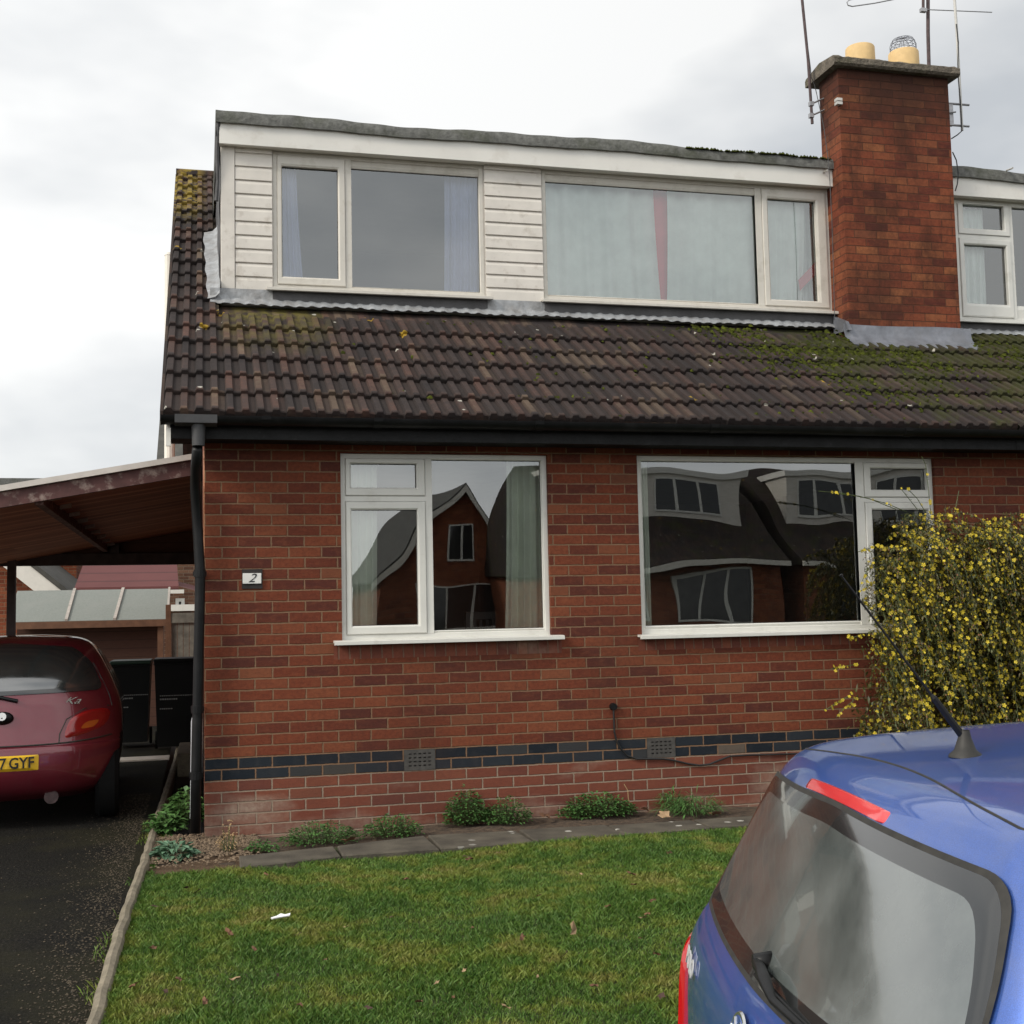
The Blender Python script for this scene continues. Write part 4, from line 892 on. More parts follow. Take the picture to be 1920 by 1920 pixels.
# ------------------------------------------------------------------ grass blades
def blades(n, x0, x1, y0, y1, hmin, hmax, keep, wd=.0017):
    x = rng.uniform(x0, x1, n); y = rng.uniform(y0, y1, n); k = keep(x, y); x, y = x[k], y[k]; n = len(x)
    h = rng.uniform(hmin, hmax, n)*(1+.35*np.sin(x*3.3+1)*np.sin(y*4.1)); a = rng.uniform(0, 6.283, n); ln = rng.uniform(.2, 1.1, n)*h; b = rng.uniform(0, 6.283, n)
    w_ = wd*rng.uniform(.7, 1.6, n); z = np.array([lz(p, q) for p, q in zip(x, y)])
    P0 = np.stack([x-w_*np.cos(a), y-w_*np.sin(a), z], 1); P1 = np.stack([x+w_*np.cos(a), y+w_*np.sin(a), z], 1)
    P2 = np.stack([x+ln*np.cos(b)*.4+w_*.7*np.cos(a), y+ln*np.sin(b)*.4+w_*.7*np.sin(a), z+h*.62], 1)
    P3 = np.stack([x+ln*np.cos(b), y+ln*np.sin(b), z+h], 1)
    return np.stack([P0, P1, P2, P3], 1).reshape(-1, 3), n
ed = np.array(sorted([(p[1], p[0]) for p in edg]))
def keep_l(x, y): return x > np.interp(y, ed[:, 0], ed[:, 1])+.03
def front_y(x): return np.interp(x, [p.x for p in ft], [p.y for p in ft])
rs_ = np.random.default_rng(3)
def keep_main(x, y):
    k = keep_l(x, y) & (y < front_y(x)-.005+.02*np.sin(x*13)*np.sin(x*5))
    # bare soil patch near the corner
    k &= ~((x < .55) & (y > -1.12-.25*np.clip(x, -.4, .5)) & (rng.uniform(0, 1, len(x)) > .04))
    return k
A, na = blades(430000, -.42, 5.0, -4.75, -.6, .010, .032, keep_main)
B, nb = blades(50000, 4.0, 12., -4.7, -.6, .02, .05, keep_main, .004)
Cc, nc = blades(12000, -.5, 12, -5.6, -4.7, .02, .05, keep_l, .004)
def keep_edge(x, y):
    ex_ = np.interp(y, ed[:, 0], ed[:, 1]); d = x-ex_
    g_ = np.sin(y*4.3)+np.sin(y*9.1+1)+np.sin(y*1.7+.5)
    return ((d > .0) & (d < .07) & (g_ > -.9)) | ((d < -.02) & (d > -.04-.05*np.clip(g_, 0, 1.2)) & (g_ > .1) & (rng.uniform(0, 1, len(x)) < .16)) | ((d < .0) & (d > -.03) & (g_ > 1.3) & (rng.uniform(0, 1, len(x)) < .3))
D_, nd_ = blades(60000, -.75, -.05, -4.7, 1.2, .010, .032, keep_edge)
allv = np.concatenate([A, B, Cc, D_]); nq = na+nb+nc+nd_
me = bpy.data.meshes.new('grass'); me.vertices.add(nq*4); me.vertices.foreach_set('co', allv.ravel().astype(np.float32))
me.loops.add(nq*4); me.loops.foreach_set('vertex_index', np.arange(nq*4, dtype=np.int32)); me.polygons.add(nq)
me.polygons.foreach_set('loop_start', np.arange(0, nq*4, 4, dtype=np.int32)); me.update(calc_edges=True); me.materials.append(MT['blade'])
g = bpy.data.objects.new('grass', me); col.objects.link(g); tag(g, 'short green and yellowing lawn grass in front of the house', 'grass', kind='stuff')
# ------------------------------------------------------------------ leaves / litter / gravel
def leaf_mesh(m, c, r, R, curl=.4):
    n = 9; a0 = R.uniform(0, 6.28); b = len(m.v); ty, tx = R.uniform(-.5, .5), R.uniform(-.5, .5)
    m.v.append((c[0], c[1], c[2]+r*.12))
    for k in range(n):
        t = a0+2*math.pi*k/n; q = r*(1.25 if k % 2 == 0 else .72)*R.uniform(.75, 1.2)
        m.v.append((c[0]+math.cos(t)*q, c[1]+math.sin(t)*q*.75, c[2]+r*curl*R.uniform(0, 1)+math.cos(t)*q*tx*.4+math.sin(t)*q*ty*.4))
    for k in range(n): m.f.append((b, b+1+k, b+1+(k+1) % n))
R = random.Random(21)
lg = 'dry leaves fallen on the lawn'
proto = []
for mt in ('leaf', 'leaf2', 'leaf3'):
    m = MB(); leaf_mesh(m, (0, 0, 0), .028, R, .5); o = m.build('fallen_leaf', mt); proto.append(o); bpy.data.objects.remove(o)
meshes = [me for me in bpy.data.meshes if me.name.startswith('fallen_leaf')]
lp = [(876, 1607, 1), (880, 1612, 0), (350, 1665, 1), (370, 1672, 1), (288, 1778, 0), (335, 1838, 0), (385, 1880, 0), (560, 1885, 0), (478, 1780, 0), (440, 1838, 2), (1215, 1715, 0), (1205, 1722, 2), (1188, 1660, 0), (1160, 1600, 0), (1255, 1600, 2), (1185, 1640, 0), (820, 1843, 2), (870, 1820, 2), (1008, 1832, 2), (650, 1738, 2), (885, 1740, 0), (935, 1600, 2), (560, 1752, 1), (290, 1700, 1), (1225, 1690, 0), (1140, 1700, 0), (735, 1720, 1), (1060, 1790, 1), (1115, 1850, 0), (690, 1890, 1), (785, 1880, 0), (950, 1890, 2), (1230, 1790, 0), (1240, 1870, 1), (610, 1800, 0), (760, 1650, 0), (500, 1640, 0), (430, 1750, 0), (250, 1850, 0), (310, 1860, 1), (1010, 1680, 0), (1090, 1640, 2), (1200, 1760, 0), (980, 1760, 0), (850, 1870, 0), (520, 1830, 1)]
for px, py, k in lp:
    p = PZ(px, py, .03); o = bpy.data.objects.new('fallen_leaf', meshes[k]); col.objects.link(o); o.location = p; o.rotation_euler = (R.uniform(-.4, .4), R.uniform(-.4, .4), R.uniform(0, 6.28)); q = R.uniform(.45, .95) * (1.5 if px in (876, 880) else 1); o.scale = (q, q*R.uniform(.6, 1), q)
    tag(o, 'dry %s leaf lying on the lawn grass' % ('brown', 'dark', 'pale')[k], 'leaf', ('brown ', 'dark ', 'pale ')[k]+lg)
bl = [(925, 'beside the weeds under the left window', 655, 1577, 0), (1, 'between two weed clumps', 1022, 1532, 0), (1, 'under the right window', 1212, 1520, 0), (1, 'large and orange next to the blue car', 1342, 1528, 0), (1, 'crumpled at the foot of the pale bricks', 1245, 1530, 2)]
for _, lb, px, py, k in bl:
    p = PZ(px, py, .03); o = bpy.data.objects.new('fallen_leaf', meshes[k]); col.objects.link(o); o.location = p; o.rotation_euler = (.3, .2, R.uniform(0, 6)); o.scale = (1.7, 1.7, 1.6)
    tag(o, 'dry leaf in the flower bed '+lb, 'leaf')
m = MB(); c = PZ(527, 1719, .045); m.add([c+Vector(v) for v in ((-.045, -.02, 0), (.04, .0, .004), (.046, .022, .01), (.02, .018, .006), (.0, .02, .012), (-.02, .012, .004), (-.048, .004, .0))], [(0, 1, 2, 3, 4, 5, 6)]); m.add([c+Vector(v) for v in ((-.045, -.02, -.004), (.04, .0, .0), (.046, .022, .006), (-.048, .004, -.004))], [(3, 2, 1, 0)]); tag(m.build('paper_scrap', 'paper'), 'torn white scrap of paper lying on the lawn', 'litter')
m = MB(); c = PZ(1075, 1752, .03); m.add([c+Vector(v) for v in ((-.015, 0, 0), (.012, .0, .0), (.02, .01, .02), (.004, .005, .06), (-.012, .005, .045), (-.006, .0, .02))], [(0, 1, 2, 5), (5, 2, 3, 4)]); tag(m.build('fallen_leaf', 'leaf3'), 'pale folded leaf standing upright on the lawn', 'leaf')
# gravel at the house corner: uncountable
V = []; F = []
for i in range(3400):
    x = random.uniform(-.36, .34); y = random.uniform(-.95, .15)
    if y < -.72+.3*x and random.random() > .25: continue
    b = len(V); r = random.uniform(.005, .013); z = .004+random.uniform(0, .012)
    for k in range(6): t = 1.047*k; q = r*random.uniform(.7, 1.2); V.append((x+q*math.cos(t), y+q*math.sin(t)*.8, z))
    V.append((x, y, z+r*.7)); F += [(b+6, b+k, b+(k+1) % 6) for k in range(6)]
m = MB(); m.v = V; m.f = F; tag(m.build('gravel', 'pebble'), 'pale brown gravel at the corner of the house', 'gravel', kind='stuff')
V = []; F = []
for i in range(4200):
    x = -.43-abs(random.gauss(0, .14)); y = random.uniform(-4.2, 2.5)
    if random.random() < .12: x = random.uniform(-2.2, -.5)
    b = len(V); r = random.uniform(.002, .008); z = drz(x, y)+.002
    for k in range(5): t = 1.257*k; q = r*random.uniform(.6, 1.2); V.append((x+q*math.cos(t), y+q*math.sin(t), z))
    V.append((x, y, z+r*.6)); F += [(b+5, b+k, b+(k+1) % 5) for k in range(5)]
m = MB(); m.v = V; m.f = F; tag(m.build('gravel', 'grit'), 'loose grit and crumbs on the driveway beside the edging', 'grit', kind='stuff')
# ------------------------------------------------------------------ weeds
def leafquad(m, p, d, L, wdt, droop=.3):
    d = Vector(d).normalized(); s_ = d.cross(Vector((0, 0, 1)));
    if s_.length < .05: s_ = Vector((1, 0, 0))
    s_.normalize(); p = Vector(p); b = len(m.v)
    mid = p+d*L*.5; tip = p+d*L+Vector((0, 0, -L*droop))
    m.v += [tuple(p), tuple(mid-s_*wdt), tuple(tip), tuple(mid+s_*wdt), ]; m.f.append((b, b+1, b+2, b+3))
def weed(name, label, c, rx, ry, h, n, mat, L=(.03, .06), wd=.012, group=None):
    t = thing(name, label, 'weed', c, group=group); m = MB(); R = random.Random(label)
    st_ = MB()
    for i in range(n):
        a = R.uniform(0, 6.28); q = math.sqrt(R.random()); x = c[0]+math.cos(a)*q*rx; y = c[1]+math.sin(a)*q*ry; z = c[2]+h*(1-q*q*.7)*R.uniform(.15, 1.)
        leafquad(m, (x, y, z), (math.cos(a)*.8+R.uniform(-.6, .6), math.sin(a)-.4+R.uniform(-.6, .6), R.uniform(-.1, .9)), R.uniform(*L)*1.3, wd*R.uniform(.8, 1.7))
        if i % 6 == 0: st_.tube([(c[0]+(x-c[0])*.6, c[1]+(y-c[1])*.6, c[2]), (x, y, z)], .002, 3)
    m.build('foliage', mat, t); st_.build('stem', 'stem', t); return t
def gz(px, py, z=0.): p = PZ(px, py, z); return (p.x, p.y, z)
weed('weed', 'low ferny weed in the bed left of the left air brick', gz(600, 1580), .26, .14, .14, 850, 'weed', (.012, .028), .006)
weed('weed', 'bright weed clump below the left window', gz(735, 1567), .20, .12, .15, 650, 'weed', (.012, .03), .007)
weed('weed', 'tallest leafy weed against the wall below the left window', gz(875, 1545), .15, .10, .26, 700, 'weed', (.015, .035), .008)
weed('weed', 'rounded weed right of the tallest one', gz(950, 1543), .17, .10, .19, 650, 'weed', (.014, .03), .007)
weed('weed', 'wide leafy weed below the cable on the wall', gz(1120, 1530), .28, .12, .17, 950, 'weed', (.015, .035), .009)
weed('weed', 'thin grassy tuft in front of the pale bricks', gz(1262, 1522), .10, .08, .14, 280, 'weed', (.05, .11), .003)
weed('weed', 'yellowish grassy clump next to the blue car', gz(1305, 1527), .18, .1, .15, 420, 'weed', (.04, .10), .003)
weed('weed', 'bright green weed behind the foot of the downpipe', gz(348, 1540), .14, .24, .24, 420, 'weed', (.03, .065), .016)
weed('weed', 'large leafed weed in the gravel by the edging', gz(310, 1560), .09, .16, .14, 170, 'weed', (.04, .075), .02)
weed('weed', 'pale blue green rosette in the gravel', gz(326, 1608), .10, .10, .09, 110, 'weed2', (.05, .085), .016)
weed('weed', 'dry straw coloured stalks at the house corner', gz(428, 1598), .06, .05, .22, 160, 'straw', (.012, .03), .004)
weed('weed', 'small weed sprig beside the dry stalks', gz(490, 1596), .10, .06, .07, 160, 'weed', (.015, .03), .008)
m = MB(); m.tube([PY(x, y, -.1) for x, y in ((1170, 1470), (1177, 1482), (1178, 1497), (1184, 1518))], .003, 5); tag(m.build('dead_stalk', 'straw'), 'single thin dry stalk leaning on the brick plinth', 'stalk')
# ------------------------------------------------------------------ winter jasmine
jas = thing('winter_jasmine', 'bushy winter jasmine covered in small yellow flowers against the brick wall', 'shrub', (6.2, -.35, 0))
R = random.Random(5); stems = MB(); leaves = MB(); flw = MB(); brn = MB()
def left_lim(z): return float(np.interp(z, [0, .3, .6, .9, 1.15, 1.4, 1.7, 2.0, 2.3], [4.50, 4.46, 4.60, 4.76, 4.90, 5.0, 4.95, 5.05, 5.3]))
def top_lim(x): return .05*math.sin(x*7.3)+.035*math.sin(x*17+1)+float(np.interp(x, [4.9, 5.2, 5.6, 6.0, 6.5, 7.5], [1.88, 2.05, 2.14, 2.08, 2.12, 2.06]))
def flower(p, r):
    # five or six petals opening towards the front
    nrm = Vector((R.uniform(-.8, .8), -1, R.uniform(-.5, .8))).normalized(); a = nrm.cross(Vector((0, 0, 1))).normalized(); c = nrm.cross(a); k = 5; t0 = R.uniform(0, 6)
    for i in range(k):
        t = t0+6.283*i/k; d = a*math.cos(t)+c*math.sin(t); s_ = a*math.cos(t+1.57)+c*math.sin(t+1.57); b = len(flw.v)
        flw.v += [tuple(p), tuple(p+d*r*.65-s_*r*.36+nrm*r*.15), tuple(p+d*r+nrm*r*.05), tuple(p+d*r*.65+s_*r*.36+nrm*r*.15)]; flw.f.append((b, b+1, b+2, b+3))
for i in range(1350):
    x = R.uniform(4.85, 8.4); tz = top_lim(x)
    z0 = tz*math.sqrt(R.uniform(.06, 1.))
    depth = R.uniform(.05, .55)
    p = Vector((x, -depth*R.uniform(.3, 1.)-.05, z0)); v = Vector((R.uniform(-.8, .5), R.uniform(-1., .1), R.uniform(-.1, .6)))*.05
    pts = [p.copy()]; L = R.randint(9, 20)
    for k in range(L):
        v += Vector((R.uniform(-.008, .008), R.uniform(-.006, .004), -.0085)); v = v.normalized()*.042; p = p+v
        if p.y > -.03: p.y = -.03
        if p.y < -1.0: p.y = -1.0
        if p.z < .06: break
        if p.x < left_lim(p.z)+R.uniform(-.06, .2): v.x = abs(v.x)*.6
        if p.z > top_lim(p.x)+.03: p.z = top_lim(p.x)+.03
        pts.append(p.copy())
    if len(pts) < 3: continue
    stems.tube(pts, .0022, 3, cap=False)
    for k, q in enumerate(pts):
        for _ in range(5):
            leafquad(leaves, q+Vector((R.uniform(-.02, .02), R.uniform(-.015, .015), R.uniform(-.02, .02))), (R.uniform(-1, 1), R.uniform(-1, .3), R.uniform(-1, .6)), R.uniform(.018, .038), R.uniform(.004, .009))
        if R.random() < .78+.4*math.sin(q.x*9+q.z*4)*math.sin(q.z*11-q.x*3): flower(q+Vector((R.uniform(-.03, .03), -.015, R.uniform(-.02, .02))), R.choice((.008, .010, .012, .015, .019)))
        if R.random() < .5: leafquad(brn, q, (R.uniform(-1, 1), -1, R.uniform(-1, .6)), R.uniform(.014, .026), .007)
# dense shaded twigs and leaves behind
for i in range(15000):
    x = R.uniform(4.75, 8.4); z = R.uniform(.02, top_lim(x)-.06)
    if x < left_lim(z)+.10: continue
    y = R.uniform(-.55, -.04); leafquad(leaves, (x, y, z), (R.uniform(-1, 1), R.uniform(-1, 1), R.uniform(-1, 1)), R.uniform(.03, .055), R.uniform(.006, .014))
# stray shoots
for pl in (((1680, 955), (1630, 935), (1580, 925), (1535, 921)), ((1700, 960), (1665, 945), (1610, 930), (1560, 925)), ((1745, 965), (1740, 910), (1735, 870), (1728, 856)), ((1735, 960), (1720, 935), (1700, 915)), ((1720, 955), (1700, 930), (1688, 915)), ((1790, 960), (1795, 935), (1798, 920)), ((1650, 1020), (1625, 1030), (1608, 1035)), ((1640, 1050), (1625, 1070), (1612, 1100)), ((1640, 1090), (1620, 1105), (1608, 1110)), ((1620, 1190), (1600, 1195), (1590, 1197)), ((1610, 1245), (1580, 1250), (1558, 1254)), ((1600, 1300), (1565, 1320), (1545, 1333)), ((1605, 1310), (1580, 1330), (1568, 1345))):
    P = [PY(a, b, -.35) for a, b in pl]; stems.tube(P, .003, 4)
    for a, b in zip(P, P[1:]):
        for k in range(3):
            q = a.lerp(b, R.random())
            if P[0].z < 2.0 or R.random() < .25: flower(q+Vector((0, -.01, 0)), R.uniform(.010, .016))
            leafquad(leaves, q, (R.uniform(-1, 1), -1, R.uniform(-1, .6)), .02, .004)
    if pl[0][1] > 1180:
        for k in range(6): q = P[0].lerp(P[-1], R.random()); flower(q+Vector((R.uniform(-.02, .02), -.01, R.uniform(-.02, .02))), R.uniform(.010, .016))
stems.build('stem', 'stem', jas); leaves.build('foliage', 'jleaf', jas); flw.build('flowers', 'yellow', jas); brn.build('withered_flowers', 'brownleaf', jas)
# ------------------------------------------------------------------ cars: nested plan contours
class Car:
    def __init__(s, levels, B, Cr, q0, Bf=.25, Cf=.6):
        s.lv = np.array(levels); s.B, s.Cr, s.q0, s.Bf, s.Cf = B, Cr, q0, Bf, Cf
        n = len(levels)
        # smooth resample (Catmull-Rom)
        out = []
        for i in range(n-1):
            p0, p1, p2, p3 = s.lv[max(i-1, 0)], s.lv[i], s.lv[i+1], s.lv[min(i+2, n-1)]
            for k in range(6):
                t = k/6; out.append(.5*((2*p1)+(-p0+p2)*t+(2*p0-5*p1+4*p2-p3)*t*t+(-p0+3*p1-3*p2+p3)*t**3))
        out.append(s.lv[-1]); s.f = np.array(out); s.f[:, 0] = np.maximum.accumulate(s.f[:, 0]+np.arange(len(out))*1e-7)
    def at(s, z): return [float(np.interp(z, s.f[:, 0], s.f[:, i])) for i in (1, 2, 3)]
    def rear(s, y, z, P=None):
        xr, xf, w_ = P or s.at(z); q = min(1, abs(y)/w_); k = max(0, (q-s.q0)/(1-s.q0))
        sc_ = min(1., (xf-xr)/1.6)
        return xr+(s.B*q*q+s.Cr*(1-math.sqrt(max(0, 1-k*k))))*sc_
    def front(s, y, P):
        xr, xf, w_ = P; q = min(1, abs(y)/w_); k = max(0, (q-.45)/(1-.45)); sc_ = min(1., (xf-xr)/1.6)
        return xf-(s.Bf*q*q+s.Cf*(1-math.sqrt(max(0, 1-k*k))))*sc_
    def side(s, x, z):
        xr, xf, w_ = s.at(z); 
        e = xr+s.B+s.Cr
        y = w_
        if x < e:
            k = min(1, max(0, (e-x)/s.Cr)); y = w_*(s.q0+(1-s.q0)*math.sqrt(max(0, 1-k*k)))
        ef = xf-s.Bf-s.Cf
        if x > ef:
            k = min(1, max(0, (x-ef)/s.Cf)); y = w_*(.45+.55*math.sqrt(max(0, 1-k*k)))
        return y
    def outline(s, P):
        xr, xf, w_ = P; ys = [s.q0*i/8 for i in range(9)]+[s.q0+(1-s.q0)*math.sin(math.pi/2*i/10) for i in range(1, 11)]
        yf = [.45*i/5 for i in range(6)]+[.45+.55*math.sin(math.pi/2*i/8) for i in range(1, 9)]
        half = [(s.rear(q*w_, 0, P), q*w_) for q in ys]; xe = half[-1][0]; xg = s.front(w_, P)
        half += [(xe+(xg-xe)*i/14, w_) for i in range(1, 14)]
        half += [(s.front(q*w_, P), q*w_) for q in yf[::-1]]
        return half+[(x, -y) for x, y in half[-2:0:-1]]
    def shell(s):
        m = MB(); n = None
        for r in s.f:
            o = s.outline((r[1], r[2], r[3])); n = len(o); m.v += [(x, y, float(r[0])) for x, y in o]
        for j in range(len(s.f)-1):
            for i in range(n): m.f.append((j*n+i, j*n+(i+1) % n, (j+1)*n+(i+1) % n, (j+1)*n+i)[::-1])
        b = (len(s.f)-1)*n; m.f.append(tuple(range(b, b+n))[::-1]); m.f.append(tuple(range(n)))
        return m
    def patch(s, poly, off=.004, where='rear', sgn=1, rings=7, th=0.):
        m = MB(); cx = sum(p[0] for p in poly)/len(poly); cz = sum(p[1] for p in poly)/len(poly); n = len(poly)
        for k in range(rings+1):
            t = k/rings
            for p in poly:
                a, z = cx+(p[0]-cx)*t, cz+(p[1]-cz)*t
                o = off if k < rings or th == 0 else off-th
                if where == 'rear': m.v.append((s.rear(a, z)-o, a, z+o*.3))
                else: m.v.append((a, sgn*(s.side(a, z)+o), z))
        for k in range(rings):
            for i in range(n):
                f = (k*n+i, k*n+(i+1) % n, (k+1)*n+(i+1) % n, (k+1)*n+i); m.f.append(f)
        return m
    def annulus(s, pin, pout, off, n=4):
        m = MB(); N_ = len(pin)
        for k in range(n+1):
            t = k/n
            for a, b in zip(pin, pout):
                y, z = a[0]+(b[0]-a[0])*t, a[1]+(b[1]-a[1])*t; m.v.append((s.rear(y, z)-off, y, z+off*.3))
        for k in range(n):
            for i in range(N_): m.f.append((k*N_+i, k*N_+(i+1) % N_, (k+1)*N_+(i+1) % N_, (k+1)*N_+i))
        return m
    def line(s, pts, off, r, where='rear', sgn=1, n=6):
        m = MB(); P = []
        for a, z in pts: P.append((s.rear(a, z)-off, a, z) if where == 'rear' else (a, sgn*(s.side(a, z)+off), z))
        m.tube(P, r, n); return m
def rpoly(pts, r=.05, k=6, sub=8):
    out = []; n = len(pts)
    for i in range(n):
        p0, p1, p2 = Vector(pts[i-1]), Vector(pts[i]), Vector(pts[(i+1) % n]); a = (p0-p1); b = (p2-p1); ra = min(r, a.length*.45, b.length*.45)
        A = p1+a.normalized()*ra; B_ = p1+b.normalized()*ra
        for j in range(k+1):
            t = j/k; out.append(tuple((1-t)**2*A+2*t*(1-t)*p1+t*t*B_))
        C_ = p2+(p1-p2).normalized()*min(r, (p1-p2).length*.45)
        for j in range(1, sub): out.append(tuple(B_.lerp(C_, j/sub)))
    return out
def shrink(poly, d):
    cx = sum(p[0] for p in poly)/len(poly); cz = sum(p[1] for p in poly)/len(poly); out = []
    for x, z in poly:
        v = Vector((x-cx, z-cz)); out.append((x-d*(1 if x > cx else -1)*min(1, abs(x-cx)/.2), z-d*(1 if z > cz else -1)*min(1, abs(z-cz)/.11)))
    return out
def wheel(par, x, y, sgn, r=.29, wdt=.17):
    m = MB(); prof = [(.19, -wdt/2), (r-.03, -wdt/2), (r, -wdt/2+.03), (r, wdt/2-.03), (r-.03, wdt/2), (.19, wdt/2)]
    def lath(prof, n=32):
        q = MB()
        for rr, yy in prof:
            for k in range(n): t = 6.2832*k/n; q.v.append((x+rr*math.cos(t), y+sgn*yy, r+rr*math.sin(t)))
        for i in range(len(prof)-1):
            for k in range(n): q.f.append((i*n+k, i*n+(k+1) % n, (i+1)*n+(k+1) % n, (i+1)*n+k))
        return q
    wh = autosmooth(lath(prof).build('wheel', 'tyre', par), 40)
    autosmooth(lath([(.19, wdt/2-.02), (.17, wdt/2-.04), (.06, wdt/2-.03), (.001, wdt/2-.01)]).build('rim', 'rim', wh), 40)
def build_car(root, car, paintm, glassp, lamp, wheels, sidewin, axle):
    body = car.shell().build('body', paintm, root); autosmooth(body, 50)
    # arches
    for x in axle:
        for sg_ in (1, -1):
            poly = [(x+.34*math.cos(t), .30+.34*math.sin(t)) for t in np.linspace(-.3, math.pi+.3, 26)]
            m = car.patch(poly, .003, 'side', sg_, 4); m.build('wheel_arch', 'blackpl', root)
            wheel(root, x, sg_*(car.side(x, .35)-.075), sg_)
    for sg_ in (1, -1):
        for poly in sidewin:
            m = car.patch(rpoly(poly, .06), .004, 'side', sg_, 5); m.build('side_window', 'cglass', root)
    return body
# ---- blue hatchback at the front right
YAWB = rad(-11); fwd = Vector((math.cos(YAWB), math.sin(YAWB), 0)); lat = Vector((-math.sin(YAWB), math.cos(YAWB), 0))
X0, Y0 = 2.085, -6.54
base = fwd*(X0)+lat*((Vector((0, Y0, 0))).dot(lat)); base.z = ROADZ
# keep longitudinal zero at fwd-distance X0
blue = thing('blue_hatchback', 'blue hatchback parked beside the lawn, seen from behind', 'car', base, YAWB, local=True)
LB = [(.16, .12, 3.7, .70), (.24, .02, 3.84, .77), (.40, -.03, 3.90, .805), (.58, -.04, 3.90, .815), (.70, -.01, 3.85, .815), (.82, .0, 3.72, .81), (.92, .005, 3.45, .80), (1.00, .015, 3.05, .775), (1.06, .035, 2.88, .74), (1.12, .07, 2.74, .71), (1.25, .130, 2.45, .655), (1.36, .180, 2.18, .605), (1.405, .208, 2.03, .575), (1.428, .240, 1.93, .55), (1.443, .29, 1.82, .52), (1.462, .42, 1.68, .45), (1.487, .70, 1.5, .34), (1.507, .98, 1.3, .16)]
cb = Car(LB, .07, .09, .86)
sw = [[(1.05, 1.04), (2.7, 1.03), (2.25, 1.33), (1.35, 1.37)], [(.55, 1.08), (.98, 1.05), (1.28, 1.36), (.72, 1.36)]]
body = build_car(blue, cb, 'blue', None, None, None, sw, (.62, 3.05))
rg = None
rg = rpoly([(-.635, 1.092), (0, 1.085), (.635, 1.092), (.60, 1.25), (.548, 1.375), (0, 1.393), (-.548, 1.375), (-.60, 1.25)], .05)
cb.annulus(shrink(rg, .0079), rg, .006).build('window_seal', 'rubber', blue, smooth=True)
g1_ = shrink(rg, .008); g2_ = shrink(rg, .036)
cb.annulus(g2_, g1_, .006).build('window_border', 'cborder', blue, smooth=True)
cb.patch(g2_, .006, rings=24).build('rear_window', 'cglass', blue, smooth=True)
bl_ = rpoly([(-.205, 1.392), (.205, 1.392), (.205, 1.409), (-.205, 1.409)], .009, 4, 10)
bl_ = [(a, z-.004*(a/.19)**2) for a, z in bl_]
cb.patch(bl_, .005, rings=16, th=.008).build('brake_light', 'brakelens', blue, smooth=True)
cb.line([(a, 1.446-.028*(a/.55)**2) for a in np.linspace(-.55, .55, 30)], -.001, .0024).build('tailgate_gap', 'rubber', body)
for sg_ in (1, -1):
    cb.line([(sg_*.55, 1.42), (sg_*.60, 1.37), (sg_*.645, 1.25), (sg_*.68, 1.12), (sg_*.70, 1.04)], .0, .004).build('tailgate_gap', 'rubber', body)
    tl = rpoly([(sg_*.68, .72), (sg_*.80, .72), (sg_*.79, 1.02), (sg_*.755, 1.04), (sg_*.70, .98)], .04)
    cb.patch(tl, .012, rings=5, th=.016).build('tail_light', 'redlens', blue, smooth=True)
# bumper and plate
plt = rpoly([(-.26, .60), (.26, .60), (.26, .71), (-.26, .71)], .01, 3, 6); cb.patch(plt, .008, rings=3, th=.01).build('number_plate', 'yellowplate', blue)
# wiper
pv = (0.0, 1.075)
def RP(y, z, o): return Vector((cb.rear(y, z)-o, y, z))
m = MB(); m.tube([RP(0.01, 1.132, .0), RP(0.01, 1.132, .030)], [.017, .013], 12); m.tube([RP(.01, 1.132, .026), RP(-.04, 1.134, .032), RP(-.08, 1.128, .034), RP(-.13, 1.112, .028), RP(-.28, 1.108, .02), RP(-.40, 1.112, .016)], [.008, .010, .011, .007, .005, .004], 8)
wp = m.build('wiper', 'blackpl', blue, smooth=True)
m = MB(); m.tube([RP(.02-.55*i/12, 1.108, .012) for i in range(13)], .0045, 6); m.build('wiper_blade', 'blackpl', wp)
# round badge at the middle, lettering at the left
nrm_ = Vector((-1, 0, .2)).normalized()
m = MB(); c0 = Vector((cb.rear(0, 1.008)-.004, 0, 1.008))
def disc(m, c, r, t, nrm=Vector((-1, 0, .2))):
    nrm = nrm.normalized(); m.tube([c, c+nrm*t], [r, r*.95], 28); return m
disc(m, c0, .048, .004); bd_ = m.build('badge', 'chrome', blue)
m = MB(); disc(m, c0+nrm_*.0041, .041, .001); m.build('badge_field', 'blue', bd_)
nrm = Vector((-1, 0, .2)).normalized(); ri = Vector((0, -1, 0)); uu_ = ri.cross(-nrm) if False else Vector((.2, 0, 1)).normalized()
def BP(a, b): return c0+nrm*.0052+ri*a+uu_*b
m = MB(); m.tube([BP(-.018, .034), BP(0, .004), BP(.018, .034)], .0026, 5); m.tube([BP(-.034, .018), BP(-.016, -.032), BP(0, .0), BP(.016, -.032), BP(.034, .018)], .0026, 5); m.build('badge_emblem', 'chrome', bd_)
yl_, zl_ = .54, .985
ctr = Vector((cb.rear(yl_, zl_)-.006, yl_, zl_)); e = .03
tx = Vector((cb.rear(yl_-e, zl_)-cb.rear(yl_+e, zl_), -2*e, 0)).normalized(); tz = Vector((cb.rear(yl_, zl_+e)-cb.rear(yl_, zl_-e), 0, 2*e)).normalized(); nn = tx.cross(tz).normalized()
if nn.x > 0: nn = -nn
Mt = Matrix((( tx.x, tz.x, nn.x, ctr.x), (tx.y, tz.y, nn.y, ctr.y), (tx.z, tz.z, nn.z, ctr.z), (0, 0, 0, 1)))
text('POLO', .050, 'badgegrey', blue, Mt, 'lettering', ext=.0012, sx=1.1, bold=.0012)
